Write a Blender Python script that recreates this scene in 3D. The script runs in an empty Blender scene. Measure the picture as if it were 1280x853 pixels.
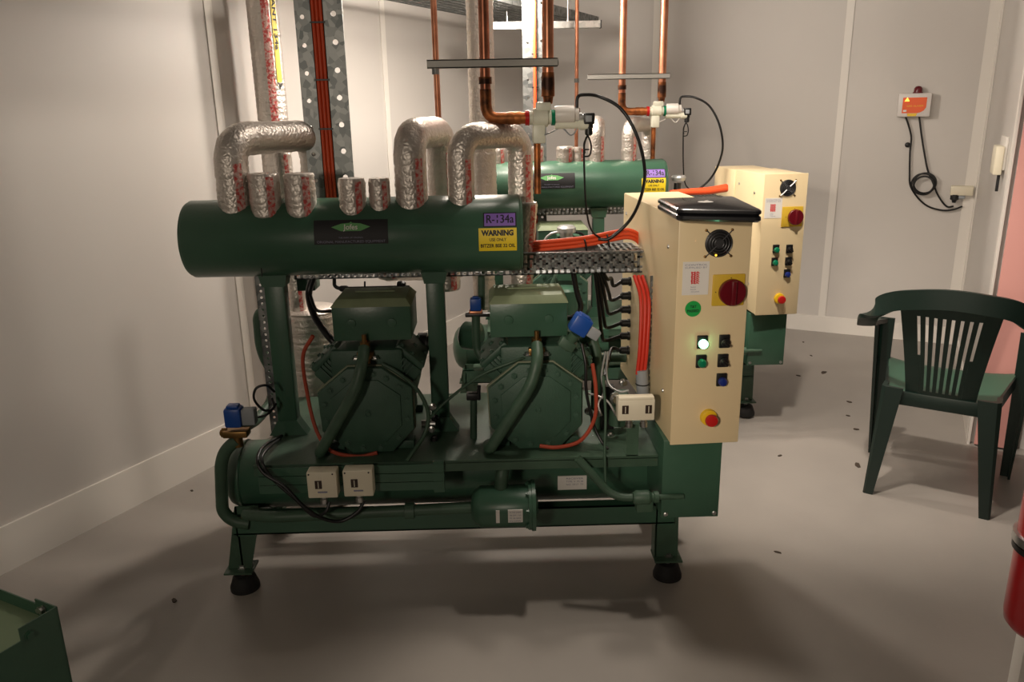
import bpy, bmesh, math, random
from math import sin, cos, pi, radians, atan, tan, sqrt
from mathutils import Vector, Matrix
random.seed(7)
COL = bpy.context.scene.collection
V = Vector

# ------------------------------------------------------------------ camera model (used for measuring and for the camera)
FPX, CX, CY = 995.0, 640.0, 426.5
PITCH, ROLL, YAW, HCAM = atan(288.5 / 995), radians(1.0), radians(1.1), 1.5
def ray(u, v):
    a, b = u - CX, v - CY
    xr = a * cos(ROLL) - b * sin(ROLL); yd = a * sin(ROLL) + b * cos(ROLL)
    x = xr / FPX; y = cos(PITCH) - sin(PITCH) * yd / FPX; z = -sin(PITCH) - cos(PITCH) * yd / FPX
    return V((x * cos(YAW) + y * sin(YAW), -x * sin(YAW) + y * cos(YAW), z))
EYE = V((0, 0, HCAM))
def P(u, v, Y):
    r = ray(u, v); return EYE + r * (Y / r.y)
def PZ(u, v, Z):
    r = ray(u, v); return EYE + r * ((Z - HCAM) / r.z)
def LP(M, u, v, yl=0.0):
    """point seen at (u,v) on the plane local-y = yl of frame M, in local coordinates"""
    Mi = M.inverted(); o = Mi @ EYE; d = Mi.to_3x3() @ ray(u, v)
    return o + d * ((yl - o.y) / d.y)

# ------------------------------------------------------------------ materials
MATS = {}
def nt(name):
    m = bpy.data.materials.new(name); m.use_nodes = True
    return m, m.node_tree, m.node_tree.nodes['Principled BSDF']
def s2l(c):
    return tuple(((x / 255) / 12.92 if x / 255 <= .04045 else ((x / 255 + .055) / 1.055) ** 2.4) for x in c) + (1,)
def mat(name, rgb, rough=.5, metal=0, bump=0, bscale=60, var=0, vscale=8, rvar=0, emit=0, coat=0, rgb2=None, spec=.5):
    if name in MATS: return MATS[name]
    m, t, b = nt(name)
    b.inputs['Base Color'].default_value = s2l(rgb); b.inputs['Roughness'].default_value = rough
    b.inputs['Metallic'].default_value = metal; b.inputs['Specular IOR Level'].default_value = spec
    if coat: b.inputs['Coat Weight'].default_value = coat
    tc = t.nodes.new('ShaderNodeTexCoord')
    if var or rvar or rgb2:
        n = t.nodes.new('ShaderNodeTexNoise'); n.inputs['Scale'].default_value = vscale; n.inputs['Detail'].default_value = 5
        t.links.new(tc.outputs['Object'], n.inputs['Vector'])
        if var or rgb2:
            r = t.nodes.new('ShaderNodeValToRGB'); r.color_ramp.elements[0].position = .35; r.color_ramp.elements[1].position = .68
            c1 = s2l(rgb2) if rgb2 else tuple(x * (1 - var) for x in s2l(rgb)[:3]) + (1,)
            c2 = s2l(rgb) if rgb2 else tuple(min(1, x * (1 + var)) for x in s2l(rgb)[:3]) + (1,)
            r.color_ramp.elements[0].color = c1; r.color_ramp.elements[1].color = c2
            t.links.new(n.outputs['Fac'], r.inputs['Fac']); t.links.new(r.outputs['Color'], b.inputs['Base Color'])
        if rvar:
            mr = t.nodes.new('ShaderNodeMapRange'); mr.inputs['To Min'].default_value = max(.02, rough - rvar); mr.inputs['To Max'].default_value = rough + rvar
            t.links.new(n.outputs['Fac'], mr.inputs['Value']); t.links.new(mr.outputs['Result'], b.inputs['Roughness'])
    if bump:
        n2 = t.nodes.new('ShaderNodeTexNoise'); n2.inputs['Scale'].default_value = bscale; n2.inputs['Detail'].default_value = 4
        t.links.new(tc.outputs['Object'], n2.inputs['Vector'])
        bp = t.nodes.new('ShaderNodeBump'); bp.inputs['Strength'].default_value = bump; bp.inputs['Distance'].default_value = .01
        t.links.new(n2.outputs['Fac'], bp.inputs['Height']); t.links.new(bp.outputs['Normal'], b.inputs['Normal'])
    if emit:
        b.inputs['Emission Color'].default_value = s2l(rgb); b.inputs['Emission Strength'].default_value = emit
    MATS[name] = m; return m

M_wall = mat('wall_panel', (198, 193, 188), .42, var=.02, vscale=1.5, bump=.02, bscale=300)
M_trim = mat('white_trim', (222, 217, 210), .4)
M_ceil = mat('ceiling_panel', (96, 92, 88), .7)
M_green = mat('green_paint', (58, 92, 73), .34, var=.10, vscale=5, bump=.03, bscale=120, rvar=.08)
M_greend = mat('dusty_green_paint', (62, 88, 70), .5, var=.2, vscale=9, bump=.05, bscale=90)
M_cast = mat('green_cast_iron', (54, 84, 68), .5, bump=.12, bscale=220, var=.12, vscale=12)
M_beige = mat('beige_enamel', (226, 205, 164), .36, bump=.06, bscale=420)
M_black = mat('black_plastic', (17, 17, 18), .42)
M_rubber = mat('black_rubber', (20, 19, 19), .75, bump=.1, bscale=120)
M_cable = mat('black_cable_sheath', (14, 14, 15), .38)
M_orange = mat('orange_cable_sheath', (226, 82, 40), .45)
M_redcab = mat('red_orange_cable_sheath', (205, 52, 34), .45)
M_grayp = mat('grey_conduit', (150, 155, 160), .5)
M_blue = mat('blue_coil_plastic', (22, 74, 158), .4)
M_brass = mat('brass', (140, 108, 66), .42, 1)
M_cream = mat('cream_plastic', (222, 214, 192), .45)
M_valve = mat('valve_cream_enamel', (226, 226, 208), .4, var=.06, vscale=30)
M_steel = mat('bright_steel', (190, 190, 188), .28, 1)
M_silver = mat('silver_paint', (196, 196, 194), .35, .6)
M_yellow = mat('yellow_label', (225, 196, 30), .5)
M_yel = mat('yellow_plastic', (232, 190, 30), .4)
M_red = mat('red_plastic', (190, 28, 26), .35)
M_dred = mat('dark_red_plastic', (96, 12, 24), .3)
M_purple = mat('purple_label', (128, 96, 178), .5)
M_white = mat('white_paper', (226, 222, 216), .6)
M_ink = mat('black_ink', (16, 16, 20), .6)
M_redink = mat('red_ink', (210, 30, 36), .6)
M_greyink = mat('grey_ink', (130, 130, 150), .6)
M_glab = mat('green_sticker', (24, 160, 72), .5)
M_window = mat('dark_scale_window', (58, 46, 40), .25)
M_exred = mat('extinguisher_red', (186, 22, 30), .28, coat=.4)
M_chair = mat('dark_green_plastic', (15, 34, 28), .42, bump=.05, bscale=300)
M_lap = mat('glossy_black_lid', (24, 24, 27), .22, coat=.3)
M_door = mat('pink_door', (222, 160, 152), .5)
M_lens = mat('green_lens', (12, 120, 84), .25)
M_lit = mat('lit_green_lamp', (150, 255, 190), .3, emit=9)
M_bluel = mat('blue_push_button', (26, 44, 120), .3)
M_tape = mat('yellow_pipe_tape', (236, 206, 70), .5)
M_scrap = mat('dark_scrap', (64, 52, 42), .8)
M_logo = mat('green_logo', (96, 160, 96), .5)
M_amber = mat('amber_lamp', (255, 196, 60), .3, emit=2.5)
M_litlid = mat('lit_green_lid', (128, 140, 108), .6, var=.12, vscale=14)  # paler green, the light on the lid tops is put into the colour
M_dguard = mat('dark_fan_guard', (70, 70, 72), .4, .5)
M_bar = mat('pale_grey_steel', (176, 174, 168), .45, .35)
M_alarm = mat('orange_panel_face', (232, 92, 34), .45)
M_gasket = mat('dusty_gasket_edge', (128, 134, 112), .75, bump=.2, bscale=120)

def galv_mat(name='galvanised_steel', base=(150, 152, 150), base2=(100, 104, 104), rough=.42):
    m, t, b = nt(name)
    tc = t.nodes.new('ShaderNodeTexCoord'); v = t.nodes.new('ShaderNodeTexVoronoi'); v.inputs['Scale'].default_value = 48
    t.links.new(tc.outputs['Object'], v.inputs['Vector'])
    r = t.nodes.new('ShaderNodeValToRGB'); r.color_ramp.elements[0].color = s2l(base2); r.color_ramp.elements[1].color = s2l(base)
    sp = t.nodes.new('ShaderNodeSeparateColor'); t.links.new(v.outputs['Color'], sp.inputs['Color'])
    t.links.new(sp.outputs['Red'], r.inputs['Fac']); t.links.new(r.outputs['Color'], b.inputs['Base Color'])
    b.inputs['Metallic'].default_value = .75; b.inputs['Roughness'].default_value = rough
    return m
M_galv = galv_mat()
M_galvl = galv_mat('bright_galvanised_steel', (205, 205, 200), (165, 167, 164), .38)

def foil_mat():
    m, t, b = nt('aluminium_foil')
    tc = t.nodes.new('ShaderNodeTexCoord')
    b.inputs['Base Color'].default_value = s2l((214, 206, 198)); b.inputs['Metallic'].default_value = .88; b.inputs['Roughness'].default_value = .42
    n = t.nodes.new('ShaderNodeTexNoise'); n.inputs['Scale'].default_value = 42; n.inputs['Detail'].default_value = 6; n.inputs['Roughness'].default_value = .65
    v = t.nodes.new('ShaderNodeTexVoronoi'); v.inputs['Scale'].default_value = 70; v.feature = 'DISTANCE_TO_EDGE'
    t.links.new(tc.outputs['Object'], n.inputs['Vector']); t.links.new(tc.outputs['Object'], v.inputs['Vector'])
    a = t.nodes.new('ShaderNodeMath'); a.operation = 'ADD'; t.links.new(n.outputs['Fac'], a.inputs[0]); t.links.new(v.outputs['Distance'], a.inputs[1])
    bp = t.nodes.new('ShaderNodeBump'); bp.inputs['Strength'].default_value = .42; bp.inputs['Distance'].default_value = .007
    t.links.new(a.outputs[0], bp.inputs['Height']); t.links.new(bp.outputs['Normal'], b.inputs['Normal'])
    return m
M_foil = foil_mat()
def stripe_mat():
    m, t, b = nt('printed_red_foil')
    tc = t.nodes.new('ShaderNodeTexCoord'); n = t.nodes.new('ShaderNodeTexNoise'); n.inputs['Scale'].default_value = 90; n.inputs['Detail'].default_value = 3
    t.links.new(tc.outputs['Object'], n.inputs['Vector'])
    r = t.nodes.new('ShaderNodeValToRGB'); r.color_ramp.elements[0].position = .42; r.color_ramp.elements[1].position = .56
    r.color_ramp.elements[0].color = s2l((200, 84, 80)); r.color_ramp.elements[1].color = s2l((212, 176, 168))
    t.links.new(n.outputs['Fac'], r.inputs['Fac']); t.links.new(r.outputs['Color'], b.inputs['Base Color'])
    b.inputs['Metallic'].default_value = .35; b.inputs['Roughness'].default_value = .4
    bp = t.nodes.new('ShaderNodeBump'); bp.inputs['Strength'].default_value = .5; bp.inputs['Distance'].default_value = .01
    t.links.new(n.outputs['Fac'], bp.inputs['Height']); t.links.new(bp.outputs['Normal'], b.inputs['Normal'])
    return m
M_stripe = stripe_mat()
def copper_mat(name, a, bb, rough=.36):
    m, t, b = nt(name)
    tc = t.nodes.new('ShaderNodeTexCoord'); n = t.nodes.new('ShaderNodeTexNoise'); n.inputs['Scale'].default_value = 14; n.inputs['Detail'].default_value = 6
    t.links.new(tc.outputs['Object'], n.inputs['Vector'])
    r = t.nodes.new('ShaderNodeValToRGB'); r.color_ramp.elements[0].position = .38; r.color_ramp.elements[1].position = .62
    r.color_ramp.elements[0].color = s2l(bb); r.color_ramp.elements[1].color = s2l(a)
    t.links.new(n.outputs['Fac'], r.inputs['Fac']); t.links.new(r.outputs['Color'], b.inputs['Base Color'])
    b.inputs['Metallic'].default_value = .8; b.inputs['Roughness'].default_value = rough
    return m
M_cop = copper_mat('copper', (214, 150, 118), (184, 118, 88))
M_cops = copper_mat('scorched_copper', (190, 116, 66), (58, 38, 30), .5)
def floor_mat():
    m, t, b = nt('grey_floor_paint')
    tc = t.nodes.new('ShaderNodeTexCoord')
    n = t.nodes.new('ShaderNodeTexNoise'); n.inputs['Scale'].default_value = 1.6; n.inputs['Detail'].default_value = 6
    n2 = t.nodes.new('ShaderNodeTexNoise'); n2.inputs['Scale'].default_value = 160; n2.inputs['Detail'].default_value = 2
    for q in (n, n2): t.links.new(tc.outputs['Object'], q.inputs['Vector'])
    r = t.nodes.new('ShaderNodeValToRGB'); r.color_ramp.elements[0].position = .3; r.color_ramp.elements[1].position = .7
    r.color_ramp.elements[0].color = s2l((142, 136, 130)); r.color_ramp.elements[1].color = s2l((158, 151, 144))
    t.links.new(n.outputs['Fac'], r.inputs['Fac']); t.links.new(r.outputs['Color'], b.inputs['Base Color'])
    mr = t.nodes.new('ShaderNodeMapRange'); mr.inputs['To Min'].default_value = .3; mr.inputs['To Max'].default_value = .5
    t.links.new(n.outputs['Fac'], mr.inputs['Value']); t.links.new(mr.outputs['Result'], b.inputs['Roughness'])
    bp = t.nodes.new('ShaderNodeBump'); bp.inputs['Strength'].default_value = .08; bp.inputs['Distance'].default_value = .004
    t.links.new(n2.outputs['Fac'], bp.inputs['Height']); t.links.new(bp.outputs['Normal'], b.inputs['Normal'])
    return m
M_floor = floor_mat()

# ------------------------------------------------------------------ mesh builder
OFF = V((0, 0, 0))
ORG = {}          # root object -> world origin of the frame its meshes are written in (None = local frame)

def fillet(pts, rad=.04, n=6):
    pts = [V(p) for p in pts]
    if len(pts) < 3: return pts
    out = [pts[0]]
    for i in range(1, len(pts) - 1):
        a, b, c = pts[i - 1], pts[i], pts[i + 1]
        r = min(rad, (a - b).length * .49, (c - b).length * .49)
        p0 = b + (a - b).normalized() * r; p2 = b + (c - b).normalized() * r
        for k in range(n + 1):
            t = k / n; out.append(p0 * (1 - t) ** 2 + b * 2 * t * (1 - t) + p2 * t * t)
    out.append(pts[-1]); return out
def spline(pts, n=8):
    pts = [V(p) for p in pts]; q = [pts[0] * 2 - pts[1]] + pts + [pts[-1] * 2 - pts[-2]]; out = []
    for i in range(1, len(q) - 2):
        p0, p1, p2, p3 = q[i - 1:i + 3]
        for k in range(n):
            t = k / n
            out.append(.5 * ((2 * p1) + (p2 - p0) * t + (2 * p0 - 5 * p1 + 4 * p2 - p3) * t * t + (3 * p1 - p0 - 3 * p2 + p3) * t ** 3))
    out.append(pts[-1]); return out
def densify(pts, step):
    out = [pts[0]]
    for a, b in zip(pts, pts[1:]):
        m = max(1, int((b - a).length / step))
        for k in range(1, m + 1): out.append(a.lerp(b, k / m))
    return out

class MB:
    def __init__(s): s.bm = bmesh.new()
    def box(s, c, size, rot=None, bevel=0, top=None):
        x, y, z = (q / 2 for q in size); tx, ty = top if top else (1, 1)
        R = rot if rot else Matrix.Identity(3)
        co = [(-x, -y, -z), (x, -y, -z), (x, y, -z), (-x, y, -z), (-x * tx, -y * ty, z), (x * tx, -y * ty, z), (x * tx, y * ty, z), (-x * tx, y * ty, z)]
        vs = [s.bm.verts.new(V(c) + R @ V(p)) for p in co]
        fs = [s.bm.faces.new([vs[i] for i in f]) for f in ((3, 2, 1, 0), (4, 5, 6, 7), (0, 1, 5, 4), (1, 2, 6, 5), (2, 3, 7, 6), (3, 0, 4, 7))]
        if bevel:
            es = list({e for f in fs for e in f.edges})
            bmesh.ops.bevel(s.bm, geom=es, offset=bevel, segments=2, affect='EDGES', profile=.5)
        return s
    def mm(s, a, b, bevel=0):
        a, b = V(a), V(b); return s.box((a + b) / 2, [abs(q) for q in (b - a)], bevel=bevel)
    def sweep(s, pts, r, seg=12, cap=True, flat=None, ref=None):
        """r: number, list, or f(i,s,tangent). flat: (w,h) cross-section factors"""
        pts = [V(p) for p in pts]; n = len(pts); T = []
        for i in range(n):
            a = pts[max(0, i - 1)]; b = pts[min(n - 1, i + 1)]; T.append((b - a).normalized() if (b - a).length > 1e-9 else V((0, 0, 1)))
        up = V(ref) if ref else (V((0, 0, 1)) if abs(T[0].z) < .9 else V((1, 0, 0)))
        N = (up - T[0] * up.dot(T[0])).normalized(); L = 0; rings = []
        for i in range(n):
            if i:
                L += (pts[i] - pts[i - 1]).length
                if ref: N = (up - T[i] * up.dot(T[i])).normalized()
                else:
                    N = N - T[i] * N.dot(T[i]); N.normalize()
            B = T[i].cross(N); rr = r(i, L, T[i]) if callable(r) else (r[i] if isinstance(r, (list, tuple)) else r)
            w, h = flat if flat else (1, 1)
            rings.append([s.bm.verts.new(pts[i] + (N * cos(2 * pi * k / seg + pi / seg) * h + B * sin(2 * pi * k / seg + pi / seg) * w) * rr) for k in range(seg)])
        for a, b in zip(rings, rings[1:]):
            for k in range(seg): s.bm.faces.new((a[k], a[(k + 1) % seg], b[(k + 1) % seg], b[k]))
        if cap:
            s.bm.faces.new(list(reversed(rings[0]))); s.bm.faces.new(rings[-1])
        return s
    def cyl(s, a, b, r, r2=None, seg=20): return s.sweep([a, b], [r, r if r2 is None else r2], seg)
    def lathe(s, o, axis, prof, seg=24, cap=True):
        """prof: list of (t along axis, radius)"""
        o, ax = V(o), V(axis).normalized(); up = V((0, 0, 1)) if abs(ax.z) < .9 else V((1, 0, 0))
        N = (up - ax * up.dot(ax)).normalized(); B = ax.cross(N); rings = []
        for t, r in prof:
            r = max(r, 1e-4)
            rings.append([s.bm.verts.new(o + ax * t + (N * cos(2 * pi * k / seg) + B * sin(2 * pi * k / seg)) * r) for k in range(seg)])
        for a, b in zip(rings, rings[1:]):
            for k in range(seg): s.bm.faces.new((a[k], a[(k + 1) % seg], b[(k + 1) % seg], b[k]))
        if cap:
            s.bm.faces.new(list(reversed(rings[0]))); s.bm.faces.new(rings[-1])
        return s
    def ring(s, o, axis, R, r, seg=24, sec=8, arc=(0, 2 * pi)):
        o, ax = V(o), V(axis).normalized(); up = V((0, 0, 1)) if abs(ax.z) < .9 else V((1, 0, 0))
        N = (up - ax * up.dot(ax)).normalized(); B = ax.cross(N)
        pts = [o + (N * cos(arc[0] + (arc[1] - arc[0]) * k / seg) + B * sin(arc[0] + (arc[1] - arc[0]) * k / seg)) * R for k in range(seg + 1)]
        return s.sweep(pts, r, sec)
    def prism(s, poly, o, ux, uy, depth, bevel=0):
        """poly in (ux,uy) plane at o, extruded by vector depth"""
        o, ux, uy, dp = V(o), V(ux), V(uy), V(depth)
        a = [s.bm.verts.new(o + ux * x + uy * y) for x, y in poly]; b = [s.bm.verts.new(v.co + dp) for v in a]; n = len(a)
        fs = [s.bm.faces.new(list(reversed(a))), s.bm.faces.new(b)]
        for i in range(n): fs.append(s.bm.faces.new((a[i], a[(i + 1) % n], b[(i + 1) % n], b[i])))
        if bevel:
            es = list(fs[0].edges)
            bmesh.ops.bevel(s.bm, geom=es, offset=bevel, segments=2, affect='EDGES', profile=.5)
        return s
    def sphere(s, c, r, scale=(1, 1, 1), seg=14):
        M = Matrix.Translation(V(c)) @ Matrix.Diagonal(V((scale[0] * r, scale[1] * r, scale[2] * r, 1)))
        bmesh.ops.create_uvsphere(s.bm, u_segments=seg, v_segments=seg // 2 + 2, radius=1, matrix=M); return s
    def plate_holes(s, o, ux, uy, w, L, holes, r, th, cell=None, seg=12):
        """perforated plate: width w along ux, length L along uy; holes = positions along uy, centred across; th thickness vector"""
        o, ux, uy, th = V(o), V(ux), V(uy), V(th); holes = sorted(holes); c = cell or r * 1.7; y = 0
        def quad(y0, y1):
            if y1 - y0 > 1e-5: s.prism([(0, y0), (w, y0), (w, y1), (0, y1)], o, ux, uy, th)
        for h in holes:
            quad(y, h - c); x0, x1, y0, y1 = 0, w, h - c, h + c; ins, outs = [], []
            for k in range(seg):
                a = 2 * pi * (k + .5) / seg; ca, sa = cos(a), sin(a); ins.append((w / 2 + r * ca, h + r * sa))
                m = min((w / 2) / max(abs(ca), 1e-6), c / max(abs(sa), 1e-6)); outs.append((w / 2 + m * ca, h + m * sa))
            # corners
            vi = [s.bm.verts.new(o + ux * a + uy * b) for a, b in ins]; vo = [s.bm.verts.new(o + ux * a + uy * b) for a, b in outs]
            bi = [s.bm.verts.new(v.co + th) for v in vi]; bo = [s.bm.verts.new(v.co + th) for v in vo]
            for k in range(seg):
                j = (k + 1) % seg
                s.bm.faces.new((vi[k], vo[k], vo[j], vi[j])); s.bm.faces.new((bi[j], bo[j], bo[k], bi[k])); s.bm.faces.new((vi[j], bi[j], bi[k], vi[k]))
                s.bm.faces.new((vo[k], bo[k], bo[j], vo[j]))
            for (cx, cy) in ((x0, y0), (x1, y0), (x1, y1), (x0, y1)):   # corner fillers
                best = sorted(range(seg), key=lambda k: (outs[k][0] - cx) ** 2 + (outs[k][1] - cy) ** 2)[:2]
                s.prism([(cx, cy), outs[best[0]], outs[best[1]]], o, ux, uy, th)
            y = h + c
        quad(y, L); return s
    def build(s, name, m, parent=None, label=None, cat=None, group=None, kind=None, smooth=38):
        bmesh.ops.recalc_face_normals(s.bm, faces=s.bm.faces)
        me = bpy.data.meshes.new(name); o = bpy.data.objects.new(name, me); COL.objects.link(o)
        if parent is not None:
            root = parent
            while root.parent: root = root.parent
            org = ORG.get(root)
            if org is not None:
                for v in s.bm.verts: v.co = v.co + OFF - org
            o.parent = parent
        else:
            bb = [v.co for v in s.bm.verts]
            org = V(((min(c.x for c in bb) + max(c.x for c in bb)) / 2, (min(c.y for c in bb) + max(c.y for c in bb)) / 2, min(c.z for c in bb)))
            for v in s.bm.verts: v.co = v.co - org
            o.location = org + OFF; ORG[o] = o.location.copy()
        s.bm.to_mesh(me); s.bm.free(); me.materials.append(m)
        me.shade_smooth(); me.set_sharp_from_angle(angle=radians(smooth))
        tag(o, label, cat, group, kind)
        return o
def tag(o, label=None, cat=None, group=None, kind=None):
    if label: o['label'] = label
    if cat: o['category'] = cat
    if group: o['group'] = group
    if kind: o['kind'] = kind
    return o
def thing(name, label, cat, loc, group=None, rotz=0, local=False):
    o = bpy.data.objects.new(name, None); o.empty_display_size = .05; COL.objects.link(o)
    o.location = V(loc) + OFF; o.rotation_euler = (0, 0, rotz); ORG[o] = None if local else o.location.copy()
    return tag(o, label, cat, group)

def text_bm(txt, size, width=None, bold=0.0, align='CENTER'):
    """lettering as flat polygons, list of (faces as 2d polys)"""
    cu = bpy.data.curves.new('t', 'FONT'); cu.body = txt; cu.size = size; cu.align_x = align; cu.align_y = 'CENTER'; cu.offset = bold; cu.resolution_u = 3
    ob = bpy.data.objects.new('t', cu); COL.objects.link(ob)
    dg = bpy.context.evaluated_depsgraph_get(); me = bpy.data.meshes.new_from_object(ob.evaluated_get(dg))
    vs = [v.co.copy() for v in me.vertices]; fs = [list(p.vertices) for p in me.polygons]
    bpy.data.objects.remove(ob); bpy.data.curves.remove(cu); bpy.data.meshes.remove(me)
    if width and vs:
        w = max(v.x for v in vs) - min(v.x for v in vs)
        for v in vs: v.x *= width / w
    return vs, fs
def add_text(mb, txt, size, fn, width=None, bold=0.0, align='CENTER'):
    vs, fs = text_bm(txt, size, width, bold, align)
    bv = [mb.bm.verts.new(fn(v.x, v.y)) for v in vs]
    for f in fs:
        try: mb.bm.faces.new([bv[i] for i in f])
        except ValueError: pass
    return mb
def grid_patch(mb, x0, x1, y0, y1, fn, nx=2, ny=8):
    g = [[mb.bm.verts.new(fn(x0 + (x1 - x0) * i / nx, y0 + (y1 - y0) * j / ny)) for i in range(nx + 1)] for j in range(ny + 1)]
    for j in range(ny):
        for i in range(nx): mb.bm.faces.new((g[j][i], g[j][i + 1], g[j + 1][i + 1], g[j + 1][i]))
    return mb

# ------------------------------------------------------------------ the room
AZ = radians(27.5); WU = V((sin(AZ), cos(AZ), 0)); WN = V((cos(AZ), -sin(AZ), 0))      # along the side walls / out of the left wall into the room
L0 = V((-1.724, 2.443, 0)); R0 = V((2.148, 3.314, 0)); B0 = V((2.018, 5.349, 0))
BD = V((cos(AZ), -sin(AZ), 0))                                                       # along the back wall
ZC = 3.0
def meet(p, d, q, e):
    det = d.x * -e.y + e.x * d.y; r = q - p; t = (r.x * -e.y + e.x * r.y) / det; return p + d * t
CLB = meet(L0, WU, B0, BD); CRB = meet(R0, WU, B0, BD)
CLF = CLB - WU * 8.2; CRF = CRB - WU * 8.2 + WU * ((CRB - CLB).dot(WU))
def wall(name, a, b, nrm, th=.1, z0=0, z1=ZC, m=M_wall):
    a, b, n = V(a), V(b), V(nrm); d = b - a
    MB().prism([(0, z0), (1, z0), (1, z1), (0, z1)], a, d, V((0, 0, 1)), -n * th).build(name, m, kind='structure')
OUT = 1.5
RA, RB_ = R0.copy(), R0 - WU * 2.02               # far and near edge of the opening in the right wall
CRN = meet(RB_, WU, CLF, WN)
CRF = CRN + WN * OUT
wall('wall_left', CLF, CLB, WN); wall('wall_back', CLB, CRB, -WU); wall('wall_right', RA + WU * .03, CRB, -WN)
wall('wall_doorway', RA + WN * .19 + WU * .03, RA + WN * OUT + WU * .03, -WU); wall('wall_outer', RA + WN * OUT, CRF + WN * 0, -WN, m=M_ceil)
wall('wall_front', CLF, CRF, WU, m=M_ceil)
quadp = [CLF, CRF, CRF + WU * ((CRB - CRF).dot(WU)), CLB]; ctr = sum(quadp, V()) / 4
for nm, z, zz, m in (('floor', -.1, .1, M_floor), ('ceiling', ZC, .1, M_ceil)):
    MB().prism([((p - ctr).x * 1.03, (p - ctr).y * 1.03) for p in quadp], ctr + V((0, 0, z)), (1, 0, 0), (0, 1, 0), (0, 0, zz)).build(nm, m, kind='structure')
def strip(name, p, along, n, w, z0, z1, th=.006, m=M_trim):
    MB().prism([(-w / 2, z0), (w / 2, z0), (w / 2, z1), (-w / 2, z1)], p, along, V((0, 0, 1)), V(n) * th, bevel=.002).build(name, m, kind='structure')
k = 0
for j in range(-3, 3):                                          # cover strips over the panel joints on the left wall
    k += 1; p = L0 + WU * ((V((-1.144, 3.53, 0)) - L0).dot(WU) + 1.235 * j)
    strip('trim_%d' % k, p, WU, WN, .042, .17, ZC)
def on_back(u, v):
    n = -WU; r = ray(u, v); t = (B0 - EYE).dot(n) / r.dot(n); return EYE + r * t
for u, v in ((820, 60), (1056, 90)):
    k += 1; p = on_back(u, v); p.z = 0; strip('trim_%d' % k, p, BD, -WU, .045, .11, ZC)
k += 1; strip('trim_%d' % k, CRB - BD * .035, BD, -WU, .07, .0, ZC, .01)
k += 1; strip('trim_%d' % k, CRB - WU * .03, WU, -WN, .06, .0, ZC, .01)
def base(name, a, b, n, h, th=.012):
    MB().prism([(0, 0), (1, 0), (1, h), (0, h)], a, V(b) - V(a), V((0, 0, 1)), V(n) * th, bevel=.002).build(name, M_trim, kind='structure')
base('baseboard_left', CLF, CLB, WN, .165); base('baseboard_back', CLB, CRB, -WU, .11)
base('baseboard_right', R0 + WU * .06, CRB, -WN, .11)
# door in the right wall
def rw(t, z=0, out=0): return R0 + WU * t + V((0, 0, z)) - WN * out
MB().prism([(-.008, 0), (.045, 0), (.045, 2.2), (-.008, 2.2)], rw(0.0), WU, V((0, 0, 1)), -WN * .012, bevel=.002).build('trim_20', M_trim, kind='structure')
d1 = MB().prism([(.015, .01), (.17, .01), (.17, 2.14), (.015, 2.14)], rw(.0), WN, V((0, 0, 1)), -WU * .02, bevel=.003).build('door_1', M_door, kind='structure')
pc = P(1272, 853, 1.62); pc.z = 0
MB().prism([(.0, 0), (.30, 0), (.30, 2.3), (.0, 2.3)], pc, WN, V((0, 0, 1)), WU * .12, bevel=.004).build('trim_21', M_trim, kind='structure')

# ------------------------------------------------------------------ reusable pieces
def bolt(mb, c, n, r=.007, h=.006):
    mb.lathe(c, n, [(0, r * 1.5), (h * .3, r * 1.5), (h * .31, r), (h, r), (h * 1.05, r * .6)], seg=6)
def sq(pts, rad, step=.02): return densify(fillet(pts, rad, 8), step)

def foil_pipe(name, label, pts, r, group=None, rad=.07, parent=None, stripe=True, ridge=.055, cat='pipe'):
    path = densify(fillet(pts, rad, 9), .0075)
    ph = random.random() * 6
    def rr(i, L, T):
        v = abs(T.z); w = ridge * (abs(sin(L * pi / .021 + ph)) ** .6 - .6) * (v ** 2)
        return r * (1 + w + .02 * sin(L * 31 + ph) * sin(L * 57 + 1) + .008 * sin(L * 160))
    root = thing(name, label, cat, V(pts[0]), group)
    n = len(path)
    def rc(i, L, T):
        q = rr(i, L, T)
        if i == 0 or i == n - 1: q *= .93
        return q
    MB().sweep(path, rc, 22).build('foil_jacket', M_foil, root, smooth=50)
    if stripe:
        for a, b in zip(pts, pts[1:]):
            a, b = V(a), V(b); d = b - a
            if abs(d.z) < .8 * d.length or d.length < .06: continue
            if a.z > b.z: a, b = b, a
            top = b.z - (rad * .9 if (b - V(pts[0])).length > 1e-4 and (b - V(pts[-1])).length > 1e-4 else .008); lo = a.z + .005
            def fn(x, y, a=a, b=b): 
                t = (y - a.z) / (b.z - a.z); c = a.lerp(b, t)
                return c + V((sin(x), -cos(x), 0)) * r * 1.035
            if top - lo > .03:
                grid_patch(MB(), radians(22), radians(50), lo, top, fn, 4, max(4, int((top - lo) / .012))).build('printed_stripe', M_stripe, root, label='red printed lettering stripe')
    return root

def orange_cables(paths, label, group, m=M_orange, r=.0065, name='orange_cable'):
    out = []
    for i, p in enumerate(paths):
        out.append(MB().sweep(p, r, 10).build(name, m, label=label if isinstance(label, str) else label[i], cat='cable', group=group))
    return out

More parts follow.
